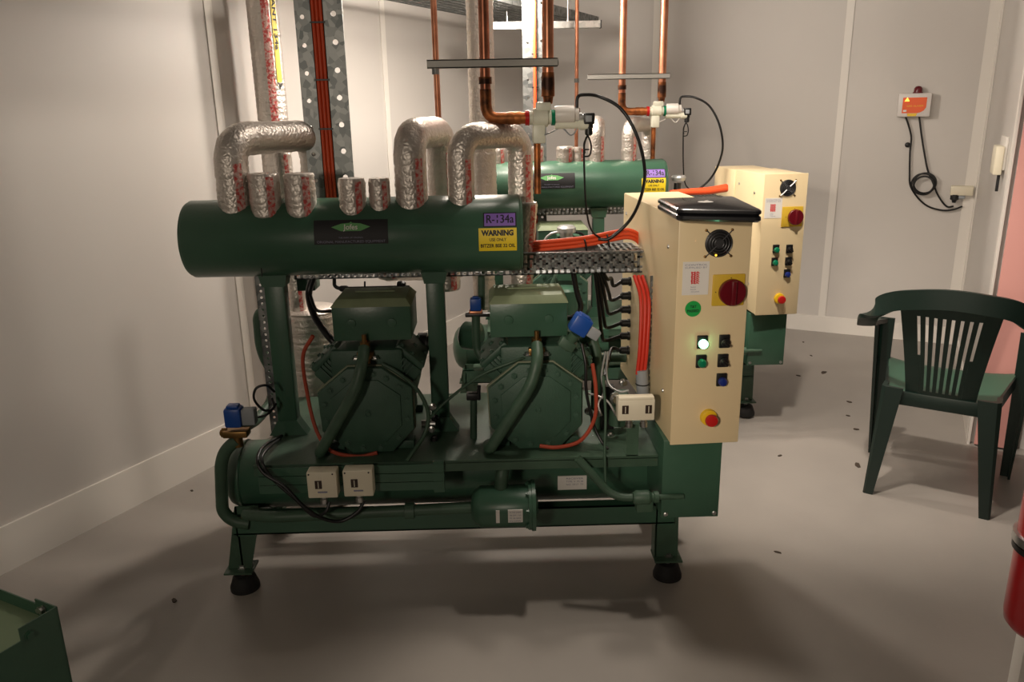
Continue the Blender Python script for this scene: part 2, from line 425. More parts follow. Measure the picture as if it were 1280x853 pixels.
# ---- perforated cable tray, running in x
def perf_side(mb, x0, x1, z0, z1, y, th=.002, pitch=.0195):
    rail = .006
    mb.mm((x0, y, z1 - rail), (x1, y + th, z1)); mb.mm((x0, y, z0), (x1, y + th, z0 + rail * .8))
    n = int((x1 - x0) / pitch); h = z1 - z0
    for i in range(n + 1):
        xa = x0 + i * pitch; xb = min(xa + pitch * .42, x1)
        if xb > xa: mb.mm((xa, y, z0), (xb, y + th, z1))
        for f in ((.5,) if i % 2 else (.27, .73)):
            zz = z0 + h * f; mb.mm((xa, y, zz - .0032), (min(xa + pitch, x1), y + th, zz + .0032))
def perf_flat(mb, x0, x1, y0, y1, z, th=.002, pitch=.0195):
    mb.mm((x0, y0, z), (x1, y0 + .004, z + th)); mb.mm((x0, y1 - .004, z), (x1, y1, z + th))
    n = int((x1 - x0) / pitch); h = y1 - y0
    for i in range(n + 1):
        xa = x0 + i * pitch; xb = min(xa + pitch * .42, x1)
        if xb > xa: mb.mm((xa, y0, z), (xb, y1, z + th))
        for f in ((.33, .66) if i % 2 else (.5,)):
            yy = y0 + h * f; mb.mm((xa, yy - .004, z), (min(xa + pitch, x1), yy + .004, z + th))

# ---- semi-hermetic compressor, local: front cover centre = origin, x right, y back, z up
OCT = [(.005, .141), (.048, .141), (.135, .076), (.135, -.056), (.068, -.128), (-.055, -.13), (-.143, -.056), (-.148, .066), (-.055, .141)]
def compressor(label, loc, tx, group, blue_valve):
    t = thing('refrigeration_compressor', label, 'compressor', loc, group, local=True)
    f = .93
    b = MB(); b.prism([(x * f, z * f) for x, z in OCT], (0, .02, 0), (1, 0, 0), (0, 0, 1), (0, .2, 0), bevel=.006)
    b.lathe((-.005, .2, .01), (0, 1, 0), [(0, .128), (.05, .132), (.20, .132), (.23, .115), (.25, .07)], 32)
    b.mm((-.11, .03, .09), (.11, .3, .19), .012)
    for x in (-.115, .1):
        for y in (.03, .34): b.mm((x - .03, y, -.1325), (x + .03, y + .05, -.105), .004)
    b.build('crankcase', M_cast, t)
    c = MB(); c.prism(OCT, (0, 0, 0), (1, 0, 0), (0, 0, 1), (0, .022, 0), bevel=.004)
    cov = c.build('front_cover', M_cast, t)
    c = MB(); c.prism([(x * .74, z * .74) for x, z in OCT], (0, -.006, 0), (1, 0, 0), (0, 0, 1), (0, .01, 0), bevel=.003)
    c.build('cover_panel', M_cast, cov)
    for i in range(len(OCT)):
        x0, z0 = OCT[i]; x1, z1 = OCT[(i + 1) % len(OCT)]
        L = sqrt((x1 - x0) ** 2 + (z1 - z0) ** 2)
        for q in ((.5,) if L < .1 else (.25, .75)):
            x, z = (x0 + (x1 - x0) * q) * .875, (z0 + (z1 - z0) * q) * .875
            m_ = MB(); bolt(m_, (x, 0, z), (0, -1, 0)); m_.build('bolt', M_cast, cov)
    m_ = MB(); m_.lathe((0, -.006, 0), (0, -1, 0), [(0, .012), (.002, .012), (.0021, .008), (.004, .008)]); m_.ring((0, -.011, 0), (0, 1, 0), .007, .002); m_.build('centre_plug', M_cast, t)
    m_ = MB(); m_.prism([(x * 1.03, z * 1.03) for x, z in OCT], (0, .0215, 0), (1, 0, 0), (0, 0, 1), (0, .012, 0)); m_.build('gasket', M_gasket, t, label='dusty pale gasket edge behind the cover')
    # V cylinder heads
    for sgn in (-1, 1):
        R = Matrix.Rotation(radians(42) * sgn, 3, 'Y')
        hc = V((sgn * .098, .15, .125))
        m_ = MB(); m_.box(hc, (.115, .22, .075), R, .008); m_.box(hc + R @ V((0, 0, .045)), (.105, .21, .02), R, .006)
        for i in range(5): m_.box(hc + R @ V((sgn * .012 * (i - 2), -.112, .01)), (.004, .012, .055), R)
        hd = m_.build('cylinder_head', M_cast, t)
        for px in (-.04, 0, .04):
            for py in (-.09, 0, .09):
                q = MB(); bolt(q, hc + R @ V((px, py, .055)), R @ V((0, 0, 1)), .006, .007); q.build('bolt', M_cast, hd)
    # rotated inner housing parts and terminal box
    m_ = MB(); m_.box((tx, .135, .268), (.232, .19, .105), None, .004); tb = m_.build('terminal_box', M_green, t)
    m_ = MB(); m_.box((tx, .135, .33), (.238, .2, .022), None, .0015, (.86, .80)); m_.box((tx, .15, .343), (.12, .012, .004), None, .001); m_.build('box_lid', M_litlid, tb, label='pale lid coloured as if lit from above')
    for x in (-.06, .06):
        m_ = MB(); m_.lathe((tx + x, .04, .27), (0, -1, 0), [(0, .014), (.004, .013), (.005, .004)]); m_.build('knockout', M_green, tb)
    # oil plug / service valve at top centre
    m_ = MB(); m_.cyl((.0, .03, .15), (.0, .03, .215), .015); m_.box((0, .03, .175), (.05, .03, .022), None, .003); m_.cyl((0, .02, .21), (0, .02, .24), .007)
    sv = m_.build('service_valve', M_brass, t)
    for x in (-.028, .028):
        m_ = MB(); bolt(m_, (x, .02, .165), (0, 0, 1), .009, .01); m_.build('bolt', M_steel, sv)
    # big diagonal pipe down the left
    m_ = MB(); m_.sweep(sq([(.0, .01, .2), (.0, -.045, .17), (-.02, -.06, .1), (-.15, -.04, -.115), (-.15, .02, -.12)], .05), .0175, 14); m_.build('oil_pipe', M_greend, t)
    # elbow valve at the left of the case and suction valve at right
    m_ = MB(); m_.lathe((.135, .26, .14), (1, 0, 0), [(0, .035), (.03, .035), (.031, .025), (.06, .025), (.062, .03), (.075, .03), (.08, .01)]); m_.sweep(sq([(.19, .26, .14), (.2, .22, .12), (.2, .2, .04)], .02), .012, 10)
    m_.build('suction_valve', M_black, t)
    # orange-red crankcase heater lead curving below the cover
    m_ = MB(); m_.sweep(spline([(.165, -.0, .14), (.175, -.01, .06), (.172, -.012, -.03), (.13, -.015, -.1), (.06, -.012, -.122), (.005, -.008, -.118)] if tx < 0 else
                               [(-.15, .02, .24), (-.19, .04, .17), (-.19, .05, .05), (-.165, .02, -.06), (-.12, -.01, -.115), (-.04, -.012, -.136), (.02, -.008, -.127)]), .006, 8)
    m_.build('heater_lead', mat('brown_orange_lead', (166, 66, 42), .5), t, label='orange-red heater lead')
    if blue_valve:
        R = Matrix.Rotation(radians(32), 3, 'Y')
        m_ = MB(); m_.box((.128, .0, .262), (.055, .05, .055), R, .006); m_.box((.14, .0, .285), (.035, .04, .012), R, .003); m_.build('blue_coil', M_blue, t, label='blue solenoid coil')
        m_ = MB(); m_.cyl((.115, .0, .235), (.085, .02, .185), .016); m_.box((.09, .01, .2), (.05, .03, .03), R, .004); m_.build('solenoid_body', M_greend, t)
        m_ = MB(); m_.box((.165, .0, .235), (.04, .03, .03), R, .004); m_.build('coil_plug', M_grayp, t)
    return t

def pressure_switch(label, c, wd, hh, group, two=False, name='pressure_switch'):
    c = V(c); t = thing(name, label, 'switch', c, group)
    m_ = MB(); m_.box(c + V((0, .022, 0)), (wd, .045, hh), None, .004); b = m_.build('case', M_cream, t)
    if two:
        m_ = MB(); m_.box(c + V((0, .015, hh / 2)), (wd * .98, .03, .014), None, .005); m_.build('case_top', M_cream, t)
    for x in ((-.3, .33) if two else (-.12,)):
        m_ = MB(); m_.box(c + V((x * wd, -.0005, .002)), (.02 if not two else .019, .004, .026), None, .001); w = m_.build('scale_window', M_window, t)
        m_ = MB(); m_.box(c + V((x * wd, -.003, .002)), (.002, .001, .02)); m_.build('pointer', M_cream, w)
    if not two:
        m_ = MB(); m_.box(c + V((-.0, -.0008, -.022)), (.028, .002, .005), None, .001); m_.build('nameplate', M_greyink, t)
        for x in (-.42, .38):
            m_ = MB(); m_.cyl(c + V((x * wd, .001, hh * .42)), c + V((x * wd, -.002, hh * .42)), .0025, seg=8); m_.build('screw', M_black, t)
    for x in ((-.15, .25) if two else (-.05,)):
        m_ = MB(); m_.lathe(c + V((x * wd, .024, -hh / 2)), (0, 0, -1), [(0, .008), (.012, .008), (.013, .011), (.028, .011), (.03, .004)]); m_.build('bellows', M_steel, t)
    return t

# ------------------------------------------------------------------ control cabinet
def cabinet(which, loc, rot, W, L, Hc, ft, extra):
    t = thing('control_cabinet', extra['label'], 'electrical cabinet', loc, 'control cabinets on the two machines', rot, local=True)
    M = Matrix.Translation(V(loc) + OFF) @ Matrix.Rotation(rot, 4, 'Z')
    q = lambda u, v: LP(M, u, v, 0.0)
    m_ = MB(); Ls = L * extra.get('split', 1.0)
    m_.mm((0, .006, 0), (W, Ls, Hc), .004); m_.build('enclosure', M_beige, t)
    if extra.get('split'):
        m_ = MB(); m_.mm((-.006, Ls + .004, .0), (W, L, Hc - .004), .004); m_.build('rear_housing', M_beige, t)
    m_ = MB(); m_.mm((-.002, -.002, -.002), (W + .002, .0045, Hc + .002), .003); dr = m_.build('door', M_beige, t)
    for yy, zz in ((.1, Hc * .86), (.1, Hc * .2), (Ls - .05, Hc * .9)):
        m_ = MB(); m_.lathe((-.0005, yy, zz), (-1, 0, 0), [(0, .006), (.003, .005), (.004, .001)], 12); m_.build('side_plug', M_steel, t)
    # fan
    f = q(*ft['fan']); rf = ft['fanr']
    fan = None
    m_ = MB(); m_.lathe((f.x, -.002, f.z), (0, -1, 0), [(0, rf), (.003, rf), (.004, rf * .95)], 32); fan = m_.build('fan_housing', M_black, t)
    m_ = MB()
    for k_ in (.92, .72, .52, .33): m_.ring((f.x, -.009, f.z), (0, 1, 0), rf * k_, .0011, 28, 6)
    for k_ in range(4):
        a = pi / 4 + k_ * pi / 2; m_.sweep([V((f.x + cos(a) * rf * .1, -.009, f.z + sin(a) * rf * .1)), V((f.x + cos(a) * rf * 1.28, -.006, f.z + sin(a) * rf * 1.28))], .0014, 6)
    m_.lathe((f.x, -.008, f.z), (0, -1, 0), [(0, rf * .3), (.002, rf * .28)], 20)
    m_.build('fan_guard', M_dguard, fan)
    if which == 2:  # glare across the rear fan, modelled as bright silver bars
        m_ = MB()
        for s_ in (-1, 1): m_.sweep([V((f.x + s_ * rf * .2, -.0105, f.z + s_ * rf * .2)), V((f.x + s_ * rf * .9, -.0105, f.z + s_ * rf * .9))], .003, 6)
        m_.build('fan_glare', M_silver, fan, label='diagonal glare modelled as bright bars')
    for k_ in range(4):
        a = pi / 4 + k_ * pi / 2; m_ = MB(); m_.lathe((f.x + cos(a) * rf * 1.33, -.002, f.z + sin(a) * rf * 1.33), (0, -1, 0), [(0, .004), (.003, .0035), (.004, .001)], 10); m_.build('screw', M_brass, t)
    if which == 1:
        e = q(893.5, 318.5); m_ = MB(); m_.sphere((e.x, -.010, e.z), .0028); m_.build('amber_indicator', M_amber, fan)
    # white notice with red mark
    a = q(*ft['notice'][0]); b = q(*ft['notice'][1])
    m_ = MB(); m_.mm((a.x, -.0032, b.z), (b.x, -.002, a.z)); nt_ = m_.build('notice', M_white, t, label='white paper notice')
    nw, nh = b.x - a.x, a.z - b.z
    fn = lambda cx, cz: (lambda x, y: V((cx + x, -.0036, cz + y)))
    m_ = MB(); add_text(m_, 'CONTROL', nh * .085, fn(a.x + nw * .5, a.z - nh * .1), nw * .84); add_text(m_, 'SUPPLIED BY', nh * .07, fn(a.x + nw * .5, a.z - nh * .18), nw * .84)
    add_text(m_, 'Switch', nh * .06, fn(a.x + nw * .42, a.z - nh * .76)); add_text(m_, 'boards', nh * .06, fn(a.x + nw * .42, a.z - nh * .83)); add_text(m_, 'and panels', nh * .06, fn(a.x + nw * .5, a.z - nh * .9))
    m_.build('small_print', M_greyink, nt_)
    m_ = MB()
    for i in range(6): add_text(m_, 'MA', nh * .085, fn(a.x + nw * .48, a.z - nh * (.33 + .062 * i)), nw * (.34 - .03 * (i % 2)), .0004)
    m_.build('red_mark', M_redink, nt_, label='stacked red lettering')
    # main switch
    a = q(*ft['plate'][0]); b = q(*ft['plate'][1])
    m_ = MB(); m_.mm((a.x, -.008, b.z), (b.x, -.002, a.z), .003); sw = m_.build('main_switch_plate', mat('muted_yellow_plate', (205, 168, 46), .5), t, label='square yellow plate')
    c = q(*ft['dial']); rd = ft['dialr']
    m_ = MB(); m_.lathe((c.x, -.008, c.z), (0, -1, 0), [(0, rd * .9), (.004, rd), (.016, rd), (.018, rd * .94)], 36); kn = m_.build('rotary_knob', M_dred, sw, label='dark red rotary knob')
    m_ = MB(); m_.mm((c.x - rd * .2, -.036, c.z - rd * .92), (c.x + rd * .2, -.025, c.z + rd * .92), .004); m_.build('knob_grip', M_dred, t)
    m_ = MB(); 
    for a_ in (pi * .5, pi): m_.cyl((c.x + cos(a_) * rd * 1.12 - .002, -.0085, c.z + sin(a_) * rd * 1.05), (c.x + cos(a_) * rd * 1.12 - .002, -.0095, c.z + sin(a_) * rd * 1.05), .0015, seg=8)
    m_.build('position_mark', M_ink, sw)
    if 'round' in ft:
        c = q(*ft['round']); m_ = MB(); m_.cyl((c.x, -.002, c.z), (c.x, -.0032, c.z), .0222, seg=36); st = m_.build('round_sticker', M_glab, t, label='round green tested sticker')
        m_ = MB(); add_text(m_, 'T&T', .011, fn(c.x, c.z + .006), .018, .0002); add_text(m_, 'PASSED', .010, fn(c.x, c.z - .006), .033, .0003); m_.build('lettering', M_ink, st)
    # push buttons and selectors
    for kind, (u, v) in ft['controls']:
        c = q(u, v); w_, h_ = .0145, .019
        m_ = MB(); m_.mm((c.x - w_, -.010, c.z - h_), (c.x + w_, -.002, c.z + h_), .002)
        nm = {'lit': 'indicator_lamp', 'green': 'indicator_lamp', 'sel': 'selector_switch', 'blue': 'push_button'}[kind]
        b_ = m_.build(nm, M_black, t)
        if kind in ('lit', 'green', 'blue'):
            m_ = MB(); m_.lathe((c.x + .001, -.010, c.z - .004), (0, -1, 0), [(0, .0125), (.008, .0125), (.012, .010), (.014, .004)], 20)
            m_.build('lens', {'lit': M_lit, 'green': M_lens, 'blue': M_bluel}[kind], b_, label={'lit': 'glowing green lens', 'green': 'unlit green lens', 'blue': 'blue button cap'}[kind])
        else:
            m_ = MB(); m_.lathe((c.x, -.010, c.z - .002), (0, -1, 0), [(0, .012), (.01, .012), (.011, .010)], 18)
            R = Matrix.Rotation(radians(40), 3, 'Y'); m_.box((c.x, -.026, c.z - .002), (.022, .012, .008), R, .002); m_.build('selector_handle', M_black, b_)
    c = q(*ft['stop'])
    m_ = MB(); m_.lathe((c.x, -.002, c.z), (0, -1, 0), [(0, .0245), (.012, .023), (.014, .018)], 28); es = m_.build('emergency_stop_collar', M_yel, t, label='round yellow collar')
    m_ = MB(); m_.lathe((c.x, -.014, c.z), (0, -1, 0), [(0, .008), (.012, .008), (.013, .017), (.019, .0185), (.025, .016), (.027, .008)], 26); m_.build('emergency_stop_button', M_red, es, label='red mushroom button')
    return t

# ------------------------------------------------------------------ one machine (everything common to both)
def machine(n):
    W = 'front' if n == 1 else 'rear'
    AXY = 2.45
    # --- steel frame
    fr = thing('machine_frame', 'green steel frame with posts and rubber feet under the %s machine' % W, 'machine frame', (-.1, 2.3, 0), 'frames of the two machines')
    dk = MB(); dk.mm((-.735, 2.19, .488), (.475, 2.78, .497)); dk.mm((-.735, 2.19, .462), (.475, 2.196, .49)); dk.build('deck_plate', M_greend, fr)
    bm_ = MB(); bm_.mm((-.86, 2.30, .205), (.56, 2.306, .275)); bm_.mm((-.86, 2.30, .269), (.56, 2.34, .275)); bm_.mm((-.86, 2.3, .205), (.56, 2.34, .21)); bm_.build('front_beam', M_green, fr)
    bm_ = MB(); bm_.mm((-.86, 2.72, .205), (.56, 2.726, .275)); bm_.mm((-.86, 2.69, .269), (.56, 2.726, .275)); bm_.build('rear_beam', M_green, fr)
    for x in (-.82, .53):
        bm_ = MB(); bm_.mm((x - .03, 2.3, .2), (x + .03, 2.72, .206)); bm_.mm((x - .03, 2.3, .2), (x - .025, 2.72, .26)); bm_.build('cross_member', M_green, fr)
        for y, dy in ((2.31, -.03), (2.71, .03)):
            s_ = -.05 if x < 0 else .03
            lg = MB(); lg.prism([(-.03, .30), (.045, .30), (.045, .26), (.03 + s_ * .6, .075), (-.045 + s_ * .6, .075)], (x, y, 0), (1, 0, 0), (0, 0, 1), (0, .006, 0))
            lg.prism([(0, .30), (.05, .26), (.05, .075), (0, .075)], (x - .03 + s_ * .0, y, 0), (0, 1 if y < 2.5 else -1, 0), (0, 0, 1), (.006, 0, 0))
            lg.mm((x + s_ * .6 - .05, y - .03, .072), (x + s_ * .6 + .04, y + .05, .078)); leg = lg.build('leg', M_greend, fr)
            ft_ = MB(); ft_.lathe((x + s_ * .6, y + .01, 0), (0, 0, 1), [(0, .047), (.012, .047), (.045, .036), (.05, .03)], 24); ft_.build('rubber_foot', M_rubber, leg)
            ft_ = MB(); ft_.cyl((x + s_ * .6, y + .01, .048), (x + s_ * .6, y + .01, .10), .009, seg=12); bolt(ft_, (x + s_ * .6, y + .01, .078), (0, 0, 1), .014, .012); ft_.build('foot_bolt', M_steel, leg)
    for i, (x, w_) in enumerate(((-.685, .062), (-.19, .056))):
        for y in (2.42,):
            p_ = MB(); p_.mm((x - w_ / 2, y, .497), (x + w_ / 2, y + .05, 1.03), .004)
            p_.prism([(-w_ / 2 - .03, 0), (w_ / 2 + .03, 0), (w_ / 2, .05), (-w_ / 2, .05)], (x, y - .004, .497), (1, 0, 0), (0, 0, 1), (0, .05, 0)); po = p_.build('post', M_green, fr)
            if y < 2.5: 
                g_ = MB(); g_.prism([(-w_ / 2 - .004, 0), (w_ / 2 + .004, 0), (w_ / 2 + .014, .045), (-w_ / 2 - .014, .045)], (x, y - .006, .99), (1, 0, 0), (0, 0, 1), (0, .062, 0)); g_.build('saddle', M_green, po)
    sp = MB(); sp.mm((-.66, 2.6, .935), (-.60, 2.68, .975), .003); sp.build('pipe_support', M_green, fr)
    # slatted panel on the lower front
    sp = MB()
    for i in range(3): sp.mm((-.72, 2.176, .41 + .0285 * i), (-.168, 2.181, .436 + .0285 * i))
    for x in (-.72, -.45, -.18): sp.mm((x, 2.181, .41), (x + .012, 2.196, .495))
    sp.mm((-.2, 2.178, .40), (-.168, 2.19, .50)); sp.build('slatted_panel', M_green, fr)
    # end box the cabinet stands on
    eb = thing('green_base_box', 'tall green sheet steel box under the beige cabinet of the %s machine' % W, 'metal box', (.57, 2.13, .3), 'base boxes under the cabinets')
    m_ = MB(); m_.mm((.476, 2.125, .322), (.648, 2.6, .572), .003); m_.build('casing', M_green, eb)
    for x in (.49, .635):
        m_ = MB(); bolt(m_, (x, 2.1249, .335), (0, -1, 0), .005, .005); m_.build('bolt', M_steel, eb)
    # --- upper tank
    X0, X1, ZT, RT = (-.925, .08, 1.137, .117) if n == 1 else (-.90, .12, 1.145, .112)
    tk = thing('upper_tank', ('long dark green horizontal tank on the posts of the front machine' if n == 1 else 'green horizontal tank with a bright streak, behind the front machine'), 'tank', ((X0 + X1) / 2, AXY, ZT - RT), 'upper horizontal tanks')
    m_ = MB(); m_.lathe((X0, AXY, ZT), (1, 0, 0), [(0, RT - .012), (.002, RT - .004), (.008, RT), (X1 - X0 - .008, RT), (X1 - X0 - .002, RT - .004), (X1 - X0, RT - .01)], 64); shell = m_.build('shell', M_green, tk)
    m_ = MB(); m_.ring((X0 + .0, AXY, ZT), (1, 0, 0), RT - .009, .004, 48, 8); m_.build('end_rim', M_green, tk)
    m_ = MB(); m_.ring((X1 - .0, AXY, ZT), (1, 0, 0), RT - .009, .004, 48, 8); m_.build('end_rim', M_green, tk)
    m_ = MB(); m_.cyl((-.70, AXY - RT * .72, ZT - RT * .72 + .05), (-.70, AXY - RT * .72 - .004, ZT - RT * .72 - .02), .0015, seg=6); m_.build('weld_mark', M_ink, tk)
    def onT(xc, ac, dr=.0012):        # label frame on the tank: x along, y up along the girth
        def fn(x, y):
            a = ac + y / RT; return V((xc + x, AXY - cos(a) * (RT + dr), ZT + sin(a) * (RT + dr)))
        return fn
    # badge plate
    bx = -.421; f0 = onT(bx, radians(14.5))
    m_ = MB(); grid_patch(m_, -.108, .108, -.036, .036, f0, 2, 10); bd = m_.build('badge_plate', M_ink, tk, label='black maker plate')
    f1 = onT(bx, radians(14.5), .0018)
    m_ = MB(); vs = [(-.057, .014), (-.028, .024), (-.004, .026), (0, .030), (.004, .026), (.028, .024), (.057, .014), (.028, .002), (-.028, .002)]
    m_.bm.faces.new([m_.bm.verts.new(f1(x, y)) for x, y in vs]); m_.build('logo', M_logo, bd, label='green pointed logo')
    f2 = onT(bx, radians(14.5), .0024)
    m_ = MB(); add_text(m_, 'Jofes', .022, lambda x, y: f2(x, y + .013), .042, .0003); m_.build('logo_lettering', M_white, bd)
    m_ = MB(); add_text(m_, 'THE MARK OF ORIGINAL', .0062, lambda x, y: f2(x, y - .017), .072); add_text(m_, 'ORIGINAL MANUFACTURED EQUIPMENT', .010, lambda x, y: f2(x, y - .0285), .2); m_.build('lettering', M_greyink, bd)
    # refrigerant + warning labels
    rx = P(624.5, 266, 2.34).x if n == 1 else X1 - .06
    f0 = onT(rx, radians(28)); m_ = MB(); grid_patch(m_, -.049, .049, -.0225, .0225, f0, 2, 8); lb = m_.build('refrigerant_label', M_ink, tk, label='purple label with black border')
    f1 = onT(rx, radians(28), .0018); m_ = MB(); grid_patch(m_, -.0455, .0455, -.019, .019, f1, 2, 8); m_.build('label_face', M_purple, lb)
    f2 = onT(rx, radians(28), .0024); m_ = MB(); add_text(m_, 'R-134a', .036, lambda x, y: f2(x - .0005, y), .080); add_text(m_, 'R-134a', .036, lambda x, y: f2(x + .0006, y + .0004), .080); m_.build('lettering', M_ink, lb)
    wx = rx - .007
    f0 = onT(wx, radians(-1)); m_ = MB(); grid_patch(m_, -.056, .056, -.034, .034, f0, 2, 10); wl = m_.build('warning_label', M_yellow, tk, label='yellow warning label')
    f2 = onT(wx, radians(-1), .0018); m_ = MB(); add_text(m_, 'WARNING', .021, lambda x, y: f2(x, y + .019), .095, .0012); add_text(m_, 'USE ONLY', .0125, lambda x, y: f2(x, y + .000), .05, .0002); add_text(m_, 'BITZER BSE 32 OIL', .0145, lambda x, y: f2(x, y - .018), .102, .0004); m_.build('lettering', M_ink, wl)
    # --- lower receiver
    rc = thing('lower_receiver_tank', 'dark green domed receiver tank lying under the deck of the %s machine' % W, 'tank', (-.2, 2.46, .23), 'lower receiver tanks')
    zr, rr = .345, .112
    m_ = MB(); m_.lathe((-.915, 2.46, zr), (1, 0, 0), [(0, .005), (.004, .04), (.014, .075), (.03, .098), (.055, rr), (1.40, rr), (1.44, .09), (1.45, .04)], 48); m_.build('shell', M_green, rc)
    m_ = MB(); m_.ring((-.845, 2.46, zr), (1, 0, 0), rr, .004, 40, 8); m_.build('weld_seam', M_green, rc)
    a = P(697, 595, 2.35); b = P(733, 611, 2.35)
    m_ = MB(); m_.mm((a.x, 2.345, b.z), (b.x, 2.349, a.z)); lb = m_.build('rating_plate', M_white, rc, label='silver grey rating plate')
    m_ = MB(); 
    for i, s_ in enumerate(('RECEIVER', 'TYPE  V  PS 28', 'NO  0317  TS')): add_text(m_, s_, .0085, lambda x, y, i=i: V(((a.x + b.x) / 2 + x + .008, 2.3445, a.z - .009 - .0105 * i + y)), .055)
    m_.build('lettering', M_greyink, lb)
    # --- compressors
    compressor(('left compressor of the front machine, octagonal dark green cover and diagonal pipe' if n == 1 else 'half-hidden green compressor seen above the cable tray, on the rear machine'), V((-.394, 2.255, .630)), .022, 'green refrigeration compressors', False)
    compressor(('right compressor of the front machine, octagonal cover with blue solenoid coil' if n == 1 else 'green compressor on the rear machine, mostly hidden behind the front beige cabinet'), V((.117, 2.255, .630)), -.022, 'green refrigeration compressors', True)
    # --- filter drier
    fd = thing('filter_drier', 'green cylindrical filter canister in the liquid pipe low on the %s machine' % W, 'filter', (.03, 2.2, .27), 'filter driers')
    m_ = MB(); m_.lathe((-.092, 2.2, .337), (1, 0, 0), [(0, .012), (.002, .03), (.012, .05), (.03, .064), (.175, .064), (.18, .064)], 36); m_.build('canister', M_green, fd)
    m_ = MB(); m_.lathe((.083, 2.2, .337), (1, 0, 0), [(0, .074), (.009, .074), (.010, .078), (.021, .078), (.022, .05), (.03, .02)], 32)
    m_.build('end_flange', M_green, fd)
    for k_ in range(8):
        a_ = 2 * pi * k_ / 8 + .2; m_ = MB(); bolt(m_, (.083, 2.2 - cos(a_) * .067, .337 + sin(a_) * .067), (-1, 0, 0), .006, .008); m_.build('bolt', M_green, fd)
    m_ = MB(); m_.mm((.02, 2.132, .317), (.064, 2.136, .358)); lb = m_.build('data_label', M_white, fd)
    m_ = MB(); m_.mm((-.016, 2.133, .316), (-.005, 2.137, .356)); m_.build('side_label', M_white, fd)
    m_ = MB()
    for i in range(4): add_text(m_, ('FILTER DRIER', '48-DM  120', 'PS 46 BAR', 'FLOW')[i], .0065, lambda x, y, i=i: V((.042 + x, 2.1315, .350 - .0095 * i + y)), .034)
    m_.build('lettering', M_greyink, lb)
    # liquid line: left part with sight glass, riser, right part with valve
    lq = thing('liquid_pipe', 'green liquid pipe with a hand valve running along the bottom of the %s machine' % W, 'pipe', (-.3, 2.2, .31), 'liquid pipes')
    m_ = MB(); m_.sweep(sq([(-.80, 2.26, .30), (-.70, 2.2, .32), (-.09, 2.2, .335)], .03), .018, 14); m_.build('pipe_run', M_greend, lq)
    m_ = MB(); m_.lathe((-.295, 2.2, .329), (1, 0, 0), [(0, .018), (.002, .025), (.03, .025), (.032, .018)]); m_.build('union_nut', M_greend, lq)
    m_ = MB(); m_.sweep(sq([(.0, 2.2, .39), (.005, 2.2, .45), (.02, 2.24, .475)], .03), .02, 14); m_.build('riser', M_greend, lq)
    m_ = MB(); m_.sweep(sq([P(722, 573, 2.17), P(760, 615, 2.15), P(775, 622, 2.14), P(806, 622, 2.13)], .03), .0125, 12); m_.build('branch_pipe', M_greend, lq)
    c = P(806, 622, 2.12)
    m_ = MB(); m_.lathe(c + V((-.035, 0, 0)), (1, 0, 0), [(0, .016), (.01, .022), (.045, .022), (.055, .014), (.06, .014), (.062, .018), (.075, .018), (.077, .009), (.15, .008)], 20)
    m_.box(c + V((0, .01, -.02)), (.05, .04, .05), None, .004); m_.build('hand_valve', M_greend, lq)
    # --- pressure switches
    pressure_switch('small cream pressure switch on the slatted panel of the %s machine, the left of two' % W, P(402.5, 607, 2.12), .086, .083, 'cream switches on the slatted panels')
    pressure_switch('small cream pressure switch on the slatted panel of the %s machine, the right of two' % W, P(447.5, 605, 2.12), .086, .083, 'cream switches on the slatted panels')
    # --- horizontal cable tray
    tr = thing('cable_tray', ('perforated galvanised tray between the upper tank and the front beige cabinet' if n == 1 else 'perforated galvanised tray under the rear green tank'), 'cable tray', (0, 2.55, 1.0), 'perforated cable trays')
    xa = -.64
    m_ = MB(); perf_side(m_, xa, .497, .994, 1.063, 2.5); m_.build('front_side', M_galv, tr)
    m_ = MB(); perf_side(m_, xa, .09, .994, 1.063, 2.65); m_.mm((.09, 2.65, .994), (.497, 2.652, 1.063)); m_.build('rear_side', M_galv, tr)
    m_ = MB(); perf_flat(m_, xa, .09, 2.5, 2.652, .994); m_.mm((.09, 2.5, .994), (.497, 2.652, .996)); m_.build('tray_bottom', M_galv, tr)
    m_ = MB(); m_.mm((xa, 2.488, 1.062), (.497, 2.508, 1.066)); m_.mm((xa, 2.648, 1.061), (.497, 2.66, 1.065)); perf_flat(m_, .34, .497, 2.5, 2.655, 1.063); m_.build('top_flange', M_galv, tr)
    return fr

OFF = V((0, 0, 0)); machine(1)
OFF = V((.69, 1.40, .01)); machine(2)
OFF = V((0, 0, 0))

# cabinets
ft1 = dict(fan=(898, 304), fanr=.0375, notice=((853.5, 327.5), (884.5, 368)), plate=((890.5, 343), (928.5, 381)), dial=(912.5, 364), dialr=.0365, round=(866, 386),
           controls=[('lit', (877, 427)), ('green', (875.5, 451)), ('sel', (904.5, 426)), ('sel', (902.5, 450)), ('blue', (901, 474))], stop=(885, 521))
cabinet(1, (.490, 2.1, .571), radians(3), .196, .70, .646, ft1, dict(label='beige control cabinet with a lit green lamp and round green sticker, laptop lying on top'))
ft2 = dict(fan=(984.5, 235), fanr=.036, notice=((956.5, 248), (976, 272.5)), plate=((977.5, 258.5), (1001.5, 283)), dial=(992.3, 271), dialr=.034,
           controls=[('green', (969.3, 311)), ('green', (967.6, 327)), ('sel', (986, 311)), ('sel', (984.7, 326.5)), ('blue', (983, 341.7))], stop=(973.5, 373))
c2 = P(944, 394, 3.47)
cabinet(2, (c2.x, 3.47, c2.z), radians(4), .193, .62, .625, ft2, dict(label='beige control cabinet of the rear machine with no laptop or green sticker', split=.55))

